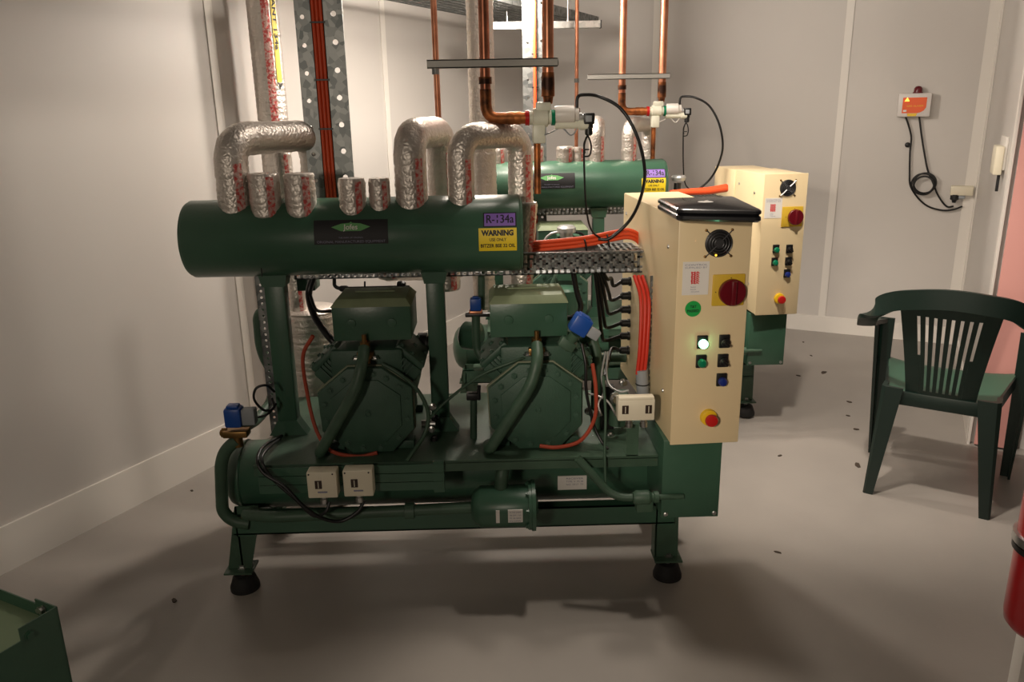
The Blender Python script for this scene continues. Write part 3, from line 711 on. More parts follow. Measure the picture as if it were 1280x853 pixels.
# ------------------------------------------------------------------ insulated pipes of the front machine
ZT1 = 1.235
G1 = 'foil wrapped pipes rising from the upper tanks'
def u_pipe(label, A, B, zt, r, zb=1.2, zb2=None, rad=.075, n=1, **kw):
    A, B = V(A), V(B); zb2 = zb if zb2 is None else zb2
    return foil_pipe('insulated_pipe', label, [V((A.x, A.y, zb)), V((A.x, A.y, zt)), V((B.x, B.y, zt)), V((B.x, B.y, zb2))], r, G1, rad)
a = P(290, 215, 2.42); u_pipe('foil wrapped pipe bent over at the left end of the front upper tank', (a.x, 2.42, 0), (P(392, 180, 2.72).x, 2.72, 0), 1.432, .049, 1.205)
a = P(513, 210, 2.42); b = P(549, 220, 2.74); u_pipe('left of two foil hoop pipes on the front upper tank', (a.x, 2.42, 0), (b.x + .01, 2.74, 0), 1.437, .048, 1.205, .9)
a = P(576, 215, 2.42); b = P(651, 220, 2.56); u_pipe('foil wrapped hoop pipe over the right end of the front upper tank', (a.x, 2.42, 0), (b.x, 2.58, 0), 1.428, .0395, 1.205, 1.2, .07)
foil_pipe('insulated_pipe', 'thick foil sleeve beside the right end of the front upper tank', [P(661, 252, 2.56) + V((-.008, 0, 0)), P(651, 375, 2.56)], .036, G1)
for i, (u, w, lab) in enumerate(((332, .045, 'beside the bent pipe'), (376, .045, 'just left of the vertical channel'), (441, .04, 'just right of the vertical channel'), (475, .031, 'smallest, against the middle hoop'))):
    c = P(u, 250, 2.40); top = P(u, 216 if i < 2 else 222, 2.42).z
    foil_pipe('insulated_stub', 'short foil stub on the front upper tank, ' + lab, [V((c.x, 2.40, 1.205)), V((c.x, 2.40, top))], w, 'short foil stubs on the front tank', cat='pipe stub')
foil_pipe('insulated_pipe', 'foil wrapped pipe standing behind the bent pipe at the left wall side', [P(374, 392, 2.9), P(352, 190, 2.9)], .03, G1)
foil_pipe('insulated_pipe', 'short foil wrapped pipe hanging over the left compressor', [V((P(485, 360, 2.62).x, 2.66, .96)), V((P(485, 340, 2.62).x, 2.66, 1.12))], .037, G1)
# vertical riser near left wall
vp = thing('insulated_riser', 'tall foil wrapped riser with yellow tape by the left wall', 'pipe', (-.948, 3.6, .5), None)
path = densify([V((-.948, 3.6, .01)), V((-.948, 3.6, 2.97))], .006)
MB().sweep(path, lambda i, L, T: .064 * (1 + .035 * (abs(sin(L * pi / .024)) ** .6 - .5)), 26).build('foil_jacket', M_foil, vp, smooth=50)
fnr = lambda dr: (lambda x, y: V((-.948 + sin(x) * (.064 + dr), 3.6 - cos(x) * (.064 + dr), y)))
grid_patch(MB(), radians(8), radians(36), .05, 2.9, fnr(.0025), 4, 140).build('printed_stripe', M_stripe, vp, label='red printed lettering stripe')
grid_patch(MB(), radians(44), radians(66), 1.63, 2.9, fnr(.003), 4, 4).build('yellow_tape', M_tape, vp, label='yellow refrigerant marking tape')
m_ = MB(); fq = fnr(.0042); add_text(m_, 'REFRIGERANT 134a', .024, lambda x, y: fq(radians(55) + y / .064, 1.96 - x), .40, .0006)
m_.bm.faces.new([m_.bm.verts.new(fq(radians(55) + x / .064, z)) for x, z in ((-.012, 1.625), (0, 1.60), (.012, 1.625), (.008, 1.632), (0, 1.615), (-.008, 1.632))]); m_.build('lettering', M_ink, vp)
# big insulated vessel behind the left post
foil_pipe('insulated_vessel', 'fat dark foil wrapped vessel standing behind the left post', [V((-.70, 2.93, .01)), V((-.70, 2.93, .80))], .10, None, stripe=False, cat='vessel')
foil_pipe('insulated_pipe', 'foil wrapped pipe running level under the tank behind the right post', [V((-.42, 2.98, .93)), V((-.16, 2.98, .93)), V((-.10, 2.8, .99)), V((-.10, 2.8, 1.2))], .045, G1, stripe=False)
foil_pipe('insulated_pipe', 'foil wrapped pipe behind the blue solenoid of the front machine', [P(607, 385, 2.95), P(604, 338, 2.95)], .042, G1, stripe=False)
# vertical foil pipe behind the copper pipes
foil_pipe('insulated_pipe', 'tall white foil riser behind the scorched copper pipe', [V((P(603, 150, 3.3).x, 3.3, 1.0)), V((P(603, 150, 3.3).x, 3.3, 2.95))], .052, None, stripe=False)

# ------------------------------------------------------------------ vertical slotted channels
def channel(label, xs, Y, z0, z1, pitch, hr, tag_group):
    x0, x1, x2, x3 = xs; t = thing('slotted_channel', label, 'steel channel', ((x0 + x3) / 2, Y, z0), tag_group)
    L = z1 - z0; hs = [pitch * (i + .5) for i in range(int(L / pitch))]
    MB().plate_holes((x0, Y, z0), (1, 0, 0), (0, 0, 1), x1 - x0, L, hs, hr * .8, (0, .003, 0)).build('left_flange', M_galv, t)
    MB().plate_holes((x2, Y, z0), (1, 0, 0), (0, 0, 1), x3 - x2, L, [q + pitch * .1 for q in hs], hr, (0, .003, 0)).build('right_flange', M_galv, t)
    MB().mm((x1, Y, z0), (x1 + .003, Y + .05, z1)).mm((x2 - .003, Y, z0), (x2, Y + .05, z1)).mm((x1, Y + .047, z0), (x2, Y + .05, z1)).build('web', M_galv, t)
    return t
ch = channel('tall dark slotted steel channel carrying orange cables, behind the front upper tank', (-.604, -.558, -.512, -.456), 2.66, 1.0, 2.97, .083, .0085, 'slotted channels')
ch2 = channel('pale slotted steel channel with one orange cable, beside the copper pipes', (.150, .200, .218, .262), 4.0, .02, 2.97, .083, .006, 'slotted channels')
# zip ties + orange cables, running down the channel and along the tray
paths = []
for i in range(3):
    x = -.548 + .0122 * i; y = 2.665
    dy = .001 * i; dz = .0122 * i - .008
    w = [P(655, 311, 2.54), P(700, 307, 2.545), P(735, 303, 2.55), P(765, 297, 2.555), P(785, 294, 2.56), P(797, 299, 2.57), P(801, 308, 2.575)]
    paths.append(fillet([V((x, y, 2.95)), V((x, y, 1.13 + .008 * i)), V((-.3 + .0 * i, 2.56 + dy, 1.087 + dz))], .045, 6) + spline([q + V((0, dy, dz)) for q in w], 6))
orange_cables(paths, ['orange cable down the dark channel and along the tray, left strand', 'orange cable down the dark channel and along the tray, middle strand', 'orange cable down the dark channel and along the tray, right strand'], 'orange cables of the front tray', r=.006)
for z in (1.45, 1.6, 1.77, 1.93):
    MB().mm((-.558, 2.655, z), (-.512, 2.661, z + .005)).build('cable_tie', M_black, ch)
for i, c in enumerate((P(732, 306, 2.55), P(760, 300, 2.555))):
    MB().ring(c + V((0, .012, -.002)), (1, 0, .2), .024, .003, 18, 6).build('cable_tie', M_black, label='black tie round the orange cables on the tray, ' + ('left one' if i == 0 else 'nearer the cabinet'), cat='cable tie')
orange_cables([[V((.208, 3.985, 2.9)), V((.208, 3.985, .01))]], 'orange cable in the pale slotted channel', None, r=.008)
for z in (1.45, 1.6, 1.75): MB().mm((.194, 3.98, z), (.224, 3.99, z + .006)).build('cable_tie', M_black, ch2)
# narrow slotted strip beside left post
st_ = thing('slotted_strip', 'narrow perforated strip fixed along the left post', 'steel strip', (-.735, 2.44, .5))
m_ = MB().plate_holes((-.745, 2.44, .50), (1, 0, 0), (0, 0, 1), .026, .53, [.02 * i + .012 for i in range(25)], .0045, (0, .003, 0), .006, 8); m_.mm((-.747, 2.44, .5), (-.744, 2.47, 1.03)); m_.build('strip_plate', M_galv, st_)

# ------------------------------------------------------------------ copper pipe group with electronic valve (one for each machine)
def valve_group(n):
    W = 'front' if n == 1 else 'rear'; Y = 2.5
    cu = lambda *p: [V(q) for q in p]
    x605, x685, x545 = P(606.5, 100, Y).x, P(685, 100, Y).x, P(545, 100, 2.9).x
    zv = P(690, 147, Y).z
    zt = 2.97
    c = thing('copper_pipe', 'scorched copper pipe with an elbow into the white valve above the %s machine' % W, 'pipe', (x605, Y, zv), 'copper pipes with elbow')
    MB().sweep(fillet([V((x605, Y, zt)), V((x605, Y, zv + .02)), V((x605 + .02, Y, zv)), V((x605 + .11, Y, zv))], .04), .0158, 18).build('pipe_run', M_cop if n == 2 else copper_mat('browned_copper', (188, 122, 94), (136, 84, 64)), c)
    MB().sweep(fillet([V((x605, Y, zv + .085)), V((x605, Y, zv)), V((x605 + .125, Y, zv))], .05), .0176, 18).build('elbow', M_cops, c, label='heat-scorched elbow')
    for q in (.055, .075): MB().lathe((x605 + q + .01, Y, zv), (1, 0, 0), [(0, .0185), (.012, .0195), (.02, .0185)]).build('solder_joint', M_cops, c)
    MB().lathe((x605, Y, zv + .1), (0, 0, 1), [(0, .0195), (.02, .0195)]).build('collar', M_cops, c)
    c = thing('copper_pipe', 'straight copper pipe dropping into the top of the white valve above the %s machine' % W, 'pipe', (x685, Y, zv), 'copper pipes over the valve')
    MB().sweep([V((x685, Y, zt)), V((x685, Y, zv + .09))], .0172, 18).build('pipe_run', MATS.get('x') or M_cop, c)
    MB().lathe((x685, Y, zv + .04), (0, 0, 1), [(0, .013), (.02, .016), (.022, .02), (.06, .02), (.09, .0185)]).build('reducer', M_cops, c, label='darkened reducer')
    c = MB().sweep([V((x545, 2.9, zt)), V((x545 + .004, 2.9, 1.0))] if n == 1 else [V((x545, 2.9, zt)), V((x545, 2.9, 1.25))], .0105 if n == 1 else .0095, 14)
    c.build('copper_pipe', M_cop, label='thin copper pipe at the left end of the %s pipe bracket' % W, cat='pipe', group='thin copper pipes')
    # bracket bar
    a, b = P(534, 81, Y - .03), P(697, 77.5, Y - .03)
    t = thing('pipe_bracket', 'galvanised bar clamped across the copper pipes above the %s machine' % W, 'bracket', (a.x, Y, a.z), 'pipe brackets')
    z = (a.z + b.z) / 2; yb = Y - .032
    MB().mm((a.x, yb - .012, z - .012), (b.x, yb - .009, z + .012)).mm((a.x, yb - .012, z + .009), (b.x, yb + .012, z + .012)).mm((a.x, yb - .012, z - .012), (b.x, yb + .012, z - .009)).build('bar', M_bar, t)
    for x, r in ((x605, .019), (x685, .02), (x545, .013)):
        MB().lathe((x, Y if r > .015 else 2.9, z - .01), (0, 0, 1), [(0, r), (.02, r)], 18).build('pipe_clamp', M_galv, t)
    MB().cyl((b.x, yb, z), (b.x + .002, yb, z), .009, seg=14).build('end_cap', M_black, t)
    # valve
    t = thing('expansion_valve', 'cream electronic valve with red and green rings above the %s tank' % W, 'valve', (x685, Y, zv), 'electronic valves')
    x0 = x605 + .12; xe = P(722, 147, Y).x
    MB().lathe((x0 - .02, Y, zv), (1, 0, 0), [(0, .014), (.02, .014), (.024, .02), (.04, .02), (.042, .027), (.085, .027), (.09, .02), (.1, .02)], 24).build('body', M_valve, t)
    MB().cyl((x0 - .002, Y, zv), (x0 + .010, Y, zv), .0225, seg=24).build('red_ring', M_red, t, label='red ring')
    MB().cyl((x0 + .077, Y, zv), (x0 + .088, Y, zv), .0235, seg=24).build('green_ring', M_lens, t, label='green ring')
    MB().lathe((x0 + .088, Y, zv + .008), (1, 0, 0), [(0, .024), (.004, .026), (xe - x0 - .10, .026), (xe - x0 - .095, .02), (xe - x0 - .085, .02)], 24).build('motor', M_trim, t)
    MB().lathe((x0 + .088, Y, zv - .022), (1, 0, 0), [(0, .012), (.07, .012), (.075, .016), (.1, .016), (.105, .01)], 20).build('pilot_tube', M_valve, t)
    MB().lathe((xe - .008, Y, zv + .0), (1, 0, 0), [(0, .014), (.02, .014), (.022, .009), (.04, .009)], 16).build('stem', M_silver, t)
    MB().mm((x0 + .02, Y - .02, zv - .075), (x0 + .058, Y + .02, zv - .02), .005).build('lower_block', M_valve, t)
    MB().mm((x0 + .03, Y - .016, zv + .02), (x0 + .075, Y + .016, zv + .045), .004).build('upper_block', M_valve, t)
    MB().sweep([V((x0 + .034, Y, zv - .07)), V((x0 + .034, Y, 1.25 if n == 1 else 1.24))], .0105, 14).build('outlet_stub', M_cops, t, label='darkened copper outlet stub')
    MB().sweep(spline([V((x0 + .055, Y - .02, zv - .05)), P(690, 165, Y), P(702, 160, Y), P(713, 169, Y), P(720, 163, Y), P(722, 150, Y)]), .0022, 8).build('sensor_lead', M_grayp if n == 1 else M_trim, t, label='thin pale sensor lead')
    q = P(736, 151, Y)
    t = thing('valve_connector', 'black plug connector on the end of the valve above the %s machine' % W, 'connector', (q.x, Y, q.z), 'valve plugs')
    MB().box(q + V((0, 0, .006)), (.034, .034, .034), None, .004).build('plug_body', M_black, t)
    MB().box(q + V((-.002, -.018, .006)), (.018, .003, .018), None, .001).build('plug_face', M_grayp, t, label='grey square face')
    MB().lathe(q + V((0, 0, -.01)), (0, 0, -1), [(0, .014), (.01, .014), (.012, .012), (.03, .012), (.034, .006)], 14).build('cable_gland', M_black, t)
    # cables
    s0 = P(721, 136, Y)
    t = thing('black_cable', 'glossy black cable arching from the valve above the %s machine down to the tray' % W, 'cable', s0, 'arching black cables')
    MB().sweep(spline([s0, P(722, 122, Y), P(730, 118.5, Y), P(750, 121, Y - .03), P(777, 137, Y - .04), P(797, 172, Y - .05), P(806, 215, Y - .04), P(800, 250, Y), P(786, 277, Y + .03), P(762, 298, Y + .04), P(748, 299, Y + .05)]), .0052, 10).build('cable', M_cable, t)
    MB().lathe(s0 + V((0, 0, -.022)), (0, 0, 1), [(0, .008), (.012, .01), (.022, .01), (.026, .005)], 12).build('plug', M_black, t)
    t = thing('black_cable', 'thin black cable hanging with a loop from the plug above the %s machine' % W, 'cable', q, 'hanging looped cables')
    MB().sweep(spline([q + V((0, 0, -.04)), P(732, 175, Y), P(730, 190, Y), P(732, 250, Y), P(738, 285, Y + .03), P(752, 300, Y + .05)]), .0032, 8).build('cable', M_cable, t)
    MB().sweep(spline([P(731, 196, Y), P(737, 194, Y - .01), P(739, 183, Y - .01), P(735, 171, Y - .01), P(730, 180, Y), P(731, 192, Y)]), .0026, 8).build('loop', M_cable, t)
    MB().ring(P(733, 187, Y - .005), (0, 0, 1), .008, .002, 12, 6).build('cable_tie', M_black, t)
OFF = V((0, 0, 0)); valve_group(1)
OFF = V((.63, 1.40, .008)); valve_group(2); OFF = V((0, 0, 0))

# ------------------------------------------------------------------ foil pipes on the rear tank
G2 = 'foil wrapped pipes on the rear tank'
def rp(u, v, Y): return P(u, v, Y)
yt = 3.85
a = rp(784, 180, yt); b = rp(812, 170, yt + .2)
foil_pipe('insulated_pipe', 'bright foil hoop pipe near the right end of the rear tank', [V((a.x + .01, yt, 1.22)), V((a.x + .01, yt, 1.425)), V((b.x, yt + .22, 1.425)), V((b.x, yt + .22, 1.15))], .036, G2, .06)
a = rp(746, 180, yt)
foil_pipe('insulated_pipe', 'bright foil pipe behind the black hanging cable on the rear tank', [V((a.x, yt, 1.22)), V((a.x, yt, 1.43)), V((a.x + .03, yt + .25, 1.43)), V((a.x + .03, yt + .25, 1.15))], .038, G2, .06)
for i, (u, vv, w) in enumerate(((706, 183, .04), (723, 184, .028), (672, 183, .03), (622, 185, .04), (642, 187, .03))):
    c = rp(u, 205, yt)
    foil_pipe('insulated_stub', 'short foil stub on the rear tank, ' + ('wider one left of the hanging cable', 'narrow one beside the hanging cable', 'one seen between hoop pipe and dark channel', 'left one seen through the hoop pipe', 'small one seen through the hoop pipe')[i], [V((c.x, yt, 1.23)), V((c.x, yt, rp(u, vv, yt).z))], w, 'short foil stubs on the rear tank', cat='pipe stub')
foil_pipe('insulated_pipe', 'thin foil pipe standing behind the copper outlet of the front valve', [P(672, 175, 4.1), P(672, 140, 4.1)], .03, G2, stripe=False)

# ------------------------------------------------------------------ overhead tray and strut
ov = thing('overhead_tray', 'dark perforated cable tray hung high along the left wall', 'cable tray', (-.3, 4.6, 2.0))
pA = V((-.53, 3.9, 2.0)); tw = .42
for k_, (o_, nm) in enumerate(((0, 'side_rail'), (tw, 'side_rail'))):
    p0 = pA + WN * o_ - WU * 1.8
    MB().prism([(0, 0), (3.6, 0), (3.6, .05), (0, .05)], p0, WU, V((0, 0, 1)), WN * .003).build(nm, M_galv, ov)
m_ = MB(); p0 = pA - WU * 1.8
for i in range(110):
    q = p0 + WU * (i * .033); m_.prism([(0, 0), (.018, 0), (.018, tw), (0, tw)], q, WU, WN, V((0, 0, .002)))
for i in range(9): m_.prism([(0, 0), (3.6, 0), (3.6, .022), (0, .022)], p0 + WN * (i * (tw - .022) / 8), WU, WN, V((0, 0, .002)))
m_.build('tray_bottom', M_galv, ov)
a, b = P(622, 28, 4.5), P(750, 22, 4.5)
t = thing('strut_bar', 'galvanised strut bar crossing behind the copper pipes under the overhead tray', 'strut', (a.x, 4.5, a.z))
MB().mm((a.x - .1, 4.48, a.z - .035), (b.x, 4.483, a.z + .0)).mm((a.x - .1, 4.48, a.z - .003), (b.x, 4.52, a.z)).mm((a.x - .1, 4.48, a.z - .035), (b.x, 4.52, a.z - .032)).build('bar', M_galvl, t)
MB().mm((b.x, 4.478, a.z - .037), (b.x + .006, 4.522, a.z + .002)).build('end_cap', M_black, t)
for x in (a.x + .05, b.x - .17): MB().cyl((x, 4.5, a.z), (x, 4.5, 2.99), .005, seg=10).build('hanger_rod', M_steel, t)

# ------------------------------------------------------------------ cables and fittings of the front machine
# red-orange bundle down the cabinet's back edge
ps = []
for i in range(3):
    ps.append(spline([P(793 + 5 * i, 345, 2.42), P(801 + 5 * i, 375, 2.36), P(800 + 4.5 * i, 430, 2.33), P(796.5 + 4.5 * i, 468, 2.33)]))
orange_cables(ps, ['red cable beside the front cabinet, nearest the black glands', 'red cable beside the front cabinet, middle strand', 'red cable beside the front cabinet, next to the slotted strip'], 'red cables beside the front cabinet', M_redcab, .0058, 'red_cable')
t = thing('grey_conduit', 'light grey conduit ending under the red cables by the front cabinet', 'conduit', P(803, 480, 2.33))
MB().sweep([P(802, 462, 2.335), P(804, 500, 2.335)], .019, 16).build('tube', M_grayp, t)
MB().ring(P(803, 480, 2.335), (0, 0, 1), .02, .002, 18, 6).build('cable_tie', M_black, t)
t = thing('slotted_strip', 'perforated steel strip standing against the left side of the front cabinet', 'steel strip', P(815, 490, 2.36))
a, b = P(813, 345, 2.36), P(821, 345, 2.36); z0 = P(816, 497, 2.36).z
MB().plate_holes((a.x, 2.36, z0), (1, 0, 0), (0, 0, 1), b.x - a.x, a.z - z0, [.02 * i + .015 for i in range(int((a.z - z0) / .02) - 1)], .005, (0, .003, 0), .007, 8).build('strip_plate', M_galv, t)
# beige backing panel
# glands on the cabinet side
for i, v in enumerate((352, 370, 387, 404, 420, 438)):
    c = P(785, v, 2.66); t = thing('cable_gland', 'black cable gland on the side of the front cabinet, ' + ('topmost', 'second from the top', 'third from the top', 'fourth from the top', 'fifth from the top', 'lowest')[i], 'cable gland', c, 'black cable glands')
    MB().lathe((.462, 2.66, c.z), (-1, 0, 0), [(0, .016), (.008, .016), (.009, .013), (.03, .013), (.036, .008)], 12).build('nut', M_black, t)
    MB().sweep(spline([V((.43, 2.66, c.z)), V((.40 - .006 * i, 2.65, c.z - .012)), P(764 - 3.0 * i, v - 4, 2.62), P(757 - 3.6 * i + 2, 349, 2.58), P(752 - 3 * i, 336, 2.56)] if i < 5 else [V((.43, 2.66, c.z)), P(765, 436, 2.66), P(760, 452, 2.6), P(756, 470, 2.5)]), .0062, 8).build('cable', M_cable, t)
# thick black cables from the tray to the terminal boxes
def bcable(label, pts, r=.006, m=M_cable, group=None, name='black_cable'):
    return MB().sweep(spline(pts), r, 10).build(name, m, label=label, cat='cable' if 'cable' in name else 'tube', group=group)
bcable('thick black cable curving from the tray to the right terminal box', [P(716, 338, 2.52), P(721, 365, 2.48), P(726, 385, 2.45), P(718, 396, 2.44), P(705, 398, 2.44)], .009)
bcable('thick black cable curving down to the left compressor terminal box', [P(392, 345, 2.56), P(386, 368, 2.55), P(393, 395, 2.5), P(410, 420, 2.45), P(424, 434, 2.44)], .0115)
bcable('thin black cable from the thick cable to the left terminal box', [P(388, 370, 2.53), P(396, 388, 2.5), P(415, 389, 2.45)], .0055)
bcable('black cable looping in front of the left cable strip to the blue valve', [P(340, 498, 2.38), P(342, 510, 2.36), P(330, 513, 2.34), P(318, 500, 2.33), P(320, 486, 2.33), P(333, 482, 2.34), P(343, 490, 2.36)], .004)
bcable('black cable from the left blue valve into the frame', [P(318, 523, 2.34), P(334, 518, 2.34), P(345, 505, 2.38)], .004)
bcable('black cable snaking over the deck edge down to the lower switches', [P(352, 545, 2.38), P(330, 558, 2.25), P(322, 575, 2.17), P(330, 592, 2.15), P(355, 608, 2.14), P(378, 632, 2.13), P(400, 647, 2.13), P(425, 652, 2.14), P(447, 640, 2.15), P(455, 626, 2.16)], .0055)
bcable('second black cable draped beside it over the deck edge', [P(350, 549, 2.36), P(336, 560, 2.24), P(327, 575, 2.165), P(340, 598, 2.15), P(370, 625, 2.14), P(392, 645, 2.135), P(407, 640, 2.13), P(412, 628, 2.14)], .005)
bcable('dark green hose bowing down between the two front compressors', [P(478, 455, 2.28), P(500, 468, 2.27), P(522, 488, 2.27), P(535, 515, 2.27), P(532, 540, 2.26), P(520, 560, 2.23), P(508, 577, 2.19)], .0062, M_greend, name='oil_tube')
bcable('long thin green tube slanting across the right post to the right compressor', [P(536, 524, 2.27), P(560, 500, 2.3), P(600, 470, 2.28), P(640, 453, 2.27), P(657, 447, 2.29)], .0045, M_greend, name='oil_tube')
bcable('thin dark tube dropping in front of the lower tank below the double switch', [P(754, 470, 2.22), P(757, 520, 2.2), P(756, 560, 2.18), P(757, 612, 2.16)], .0042, M_greend, name='capillary_tube')
for i, (pts, lb) in enumerate((([P(757, 440, 2.45), P(752, 470, 2.4), P(755, 490, 2.36), P(748, 505, 2.34), P(752, 520, 2.33)], 'pale thin tube twisting behind the double switch, left strand'),
                 ([P(760, 440, 2.45), P(758, 465, 2.4), P(762, 482, 2.36), P(775, 490, 2.33), P(786, 488, 2.32)], 'pale thin tube twisting behind the double switch, right strand'),
                 ([P(735, 492, 2.36), P(752, 497, 2.34), P(762, 505, 2.33), P(770, 520, 2.32)], 'pale thin tube crossing level behind the double switch'))):
    bcable(lb, pts, .0035, M_silver, name='capillary_tube')
bcable('black wire dangling at the right of the right compressor', [P(727, 430, 2.3), P(732, 455, 2.28), P(733, 490, 2.27), P(742, 530, 2.26), P(752, 552, 2.24), P(760, 562, 2.22)], .0048)
# fittings cluster between right compressor and cabinet
t = thing('pipe_manifold', 'cluster of green and steel fittings on the deck between right compressor and cabinet', 'pipe fittings', P(760, 540, 2.4))
MB().sweep(sq([P(744, 560, 2.42), P(746, 440, 2.42), P(738, 420, 2.44), P(728, 425, 2.46)], .04), .0165, 12).build('bent_pipe', M_greend, t)
MB().sweep([P(750, 447, 2.7), P(782, 447, 2.7)], .018, 12).build('cross_pipe', M_greend, t)
MB().lathe(P(772, 530, 2.4), (0, 0, 1), [(0, .03), (.05, .03), (.052, .02), (.07, .02), (.072, .026), (.09, .026)], 18).build('valve_body', M_greend, t)
for i, (u, v, r) in enumerate(((735, 514, .012), (745, 516, .014), (768, 498, .02), (740, 548, .012), (762, 545, .014), (778, 478, .012))):
    MB().lathe(P(u, v, 2.36), (.3, -1, .1), [(0, r), (.01, r), (.012, r * .7), (.02, r * .7)], 12).build('fitting', M_steel, t)
MB().mm(P(752, 484, 2.4), P(765, 548, 2.43)).build('valve_block', M_black, t)
# double pressure switch
pressure_switch('wide cream double pressure switch against the front cabinet side', P(795.5, 513, 2.14), .107, .066, None, True, 'double_pressure_switch')
t = thing('switch_bracket', 'steel bracket standing on the deck under the wide cream switch', 'bracket', P(790, 560, 2.22))
MB().mm((P(783, 530, 2.2).x, 2.19, .497), (P(798, 530, 2.2).x, 2.194, .60)).mm((P(783, 530, 2.2).x, 2.19, .497), (P(798, 530, 2.2).x, 2.24, .500)).build('plate', M_greend, t)
# blue solenoid valve left of the frame with the big U pipe
t = thing('solenoid_valve', 'brass solenoid valve with a blue coil at the far left of the front machine', 'valve', P(295, 540, 2.3))
q = P(293, 521, 2.3)
MB().mm(q + V((-.026, -.025, -.03)), q + V((.026, .025, .032)), .008).mm(q + V((-.018, -.016, .03)), q + V((.018, .016, .04)), .004).build('blue_coil', M_blue, t, label='blue coil')
MB().mm(q + V((.026, -.018, -.024)), q + V((.066, .018, .026)), .004).build('coil_plug', M_grayp, t, label='grey plug')
q2 = P(296, 541, 2.3)
MB().box(q2, (.075, .045, .022), None, .004).cyl(q2 + V((0, 0, .01)), q2 + V((0, 0, -.045)), .016).lathe(q2 + V((-.03, 0, 0)), (-1, 0, 0), [(0, .016), (.015, .016), (.016, .01), (.02, .01)], 6).build('valve_body', M_brass, t)
t = MB().sweep(sq([P(297, 550, 2.3), P(282, 562, 2.3), P(276, 580, 2.3), P(278, 640, 2.3), P(292, 652, 2.3), P(312, 655, 2.3)], .06), .0195, 16).build('curved_pipe', M_greend, label='big curved green pipe bulging out at the left end of the front machine', cat='pipe')
MB().sweep(sq([P(303, 536, 2.34), P(322, 525, 2.5), P(341, 500, 2.6), P(343, 470, 2.62), P(326, 440, 2.62), P(322, 395, 2.62), P(332, 384, 2.62), P(345, 384, 2.62)], .05), .0175, 14).build('hooked_pipe', M_greend, label='tall hooked green pipe behind the left post against the wall', cat='pipe')
# blue solenoid left of right compressor
t = thing('solenoid_valve', 'solenoid valve with a small blue coil between the posts, behind the right compressor', 'valve', P(595, 400, 2.5))
q = P(594.5, 379.5, 2.52)
MB().mm(q + V((-.018, -.016, -.022)), q + V((.018, .016, .018)), .004).mm(q + V((-.010, -.01, .018)), q + V((.010, .01, .024)), .003).build('blue_coil', M_blue, t, label='blue coil')
MB().mm(q + V((-.022, -.018, -.032)), q + V((.022, .018, -.022)), .003).build('coil_bracket', M_cop, t)
MB().box(q + V((.01, .0, -.038)), (.09, .02, .012), None, .003).build('cross_arm', M_black, t)
MB().sweep(sq([q + V((0, 0, -.04)), P(595, 420, 2.52), P(597, 440, 2.52), P(606, 452, 2.5), P(616, 458, 2.5)], .03), .0145, 12).build('outlet_pipe', M_greend, t)
MB().lathe(P(588, 420, 2.62), (.9, -.45, 0), [(-.04, .012), (-.035, .03), (-.02, .048), (.03, .048), (.04, .03)], 22).build('oil_separator', M_green, label='rounded green vessel just left of the right compressor', cat='vessel')
MB().sweep([V((P(602, 390, 2.6).x, 2.6, .86)), V((P(602, 345, 2.6).x, 2.6, 1.0))], .012, 12).build('green_tube', M_greend, label='short green tube rising above the small blue coil', cat='pipe')
# small pipework above the left compressor
t = thing('valve_row', 'row of small black valves and tubes just above the left compressor', 'valves', P(470, 360, 2.6))
MB().sweep(sq([P(418, 345, 2.55), P(418, 358, 2.55), P(424, 361, 2.55), P(512, 359, 2.55)], .015), .006, 10).build('upper_tube', M_cable, t)
MB().sweep([P(455, 372, 2.55), P(512, 370, 2.55)], .006, 10).build('lower_tube', M_cable, t)
for u, v, w in ((461, 364, .012), (490, 368, .014), (430, 361, .010), (502, 359, .02), (506, 370, .012)): MB().lathe(P(u, v, 2.55) + V((-.014, 0, 0)), (1, 0, 0), [(0, w * .8), (.005, w), (.022, w), (.028, w * .8)], 8).build('hex_valve', M_black, t)
MB().sweep([P(456, 352, 2.54), P(456, 374, 2.54)], .003, 8).build('stem', M_black, t)
MB().lathe(P(450, 372, 2.75), (1, 0, 0), [(-.02, .03), (.03, .034), (.16, .034), (.18, .02)], 20).build('foil_sleeve', M_foil, t)
# valve handwheels at the mid deck
t = thing('service_valve', 'small black service valve standing on the deck between the right post and right compressor', 'valve', P(592, 560, 2.4))
MB().cyl(P(592, 556, 2.36), P(592, 500, 2.36), .011).build('stem_pipe', M_greend, t)
MB().box(P(592, 495, 2.36), (.045, .03, .022), None, .004).cyl(P(598, 500, 2.35), P(599, 482, 2.35), .006, seg=10).build('valve_head', M_black, t)
t = thing('oil_regulator', 'steel oil level fitting at the right edge of the left compressor', 'fitting', P(540, 520, 2.36))
MB().lathe(P(527, 530, 2.38), (1, 0, 0), [(0, .012), (.03, .012), (.031, .02), (.045, .02)], 12).build('nipple', M_steel, t)
for u, v in ((541, 508), (544, 522), (540, 536), (543, 548)): MB().lathe(P(u, v, 2.35), (0, -1, 0), [(0, .012), (.01, .012), (.012, .006), (.018, .006)], 8).build('port', M_black if v in (522, 548) else M_steel, t)

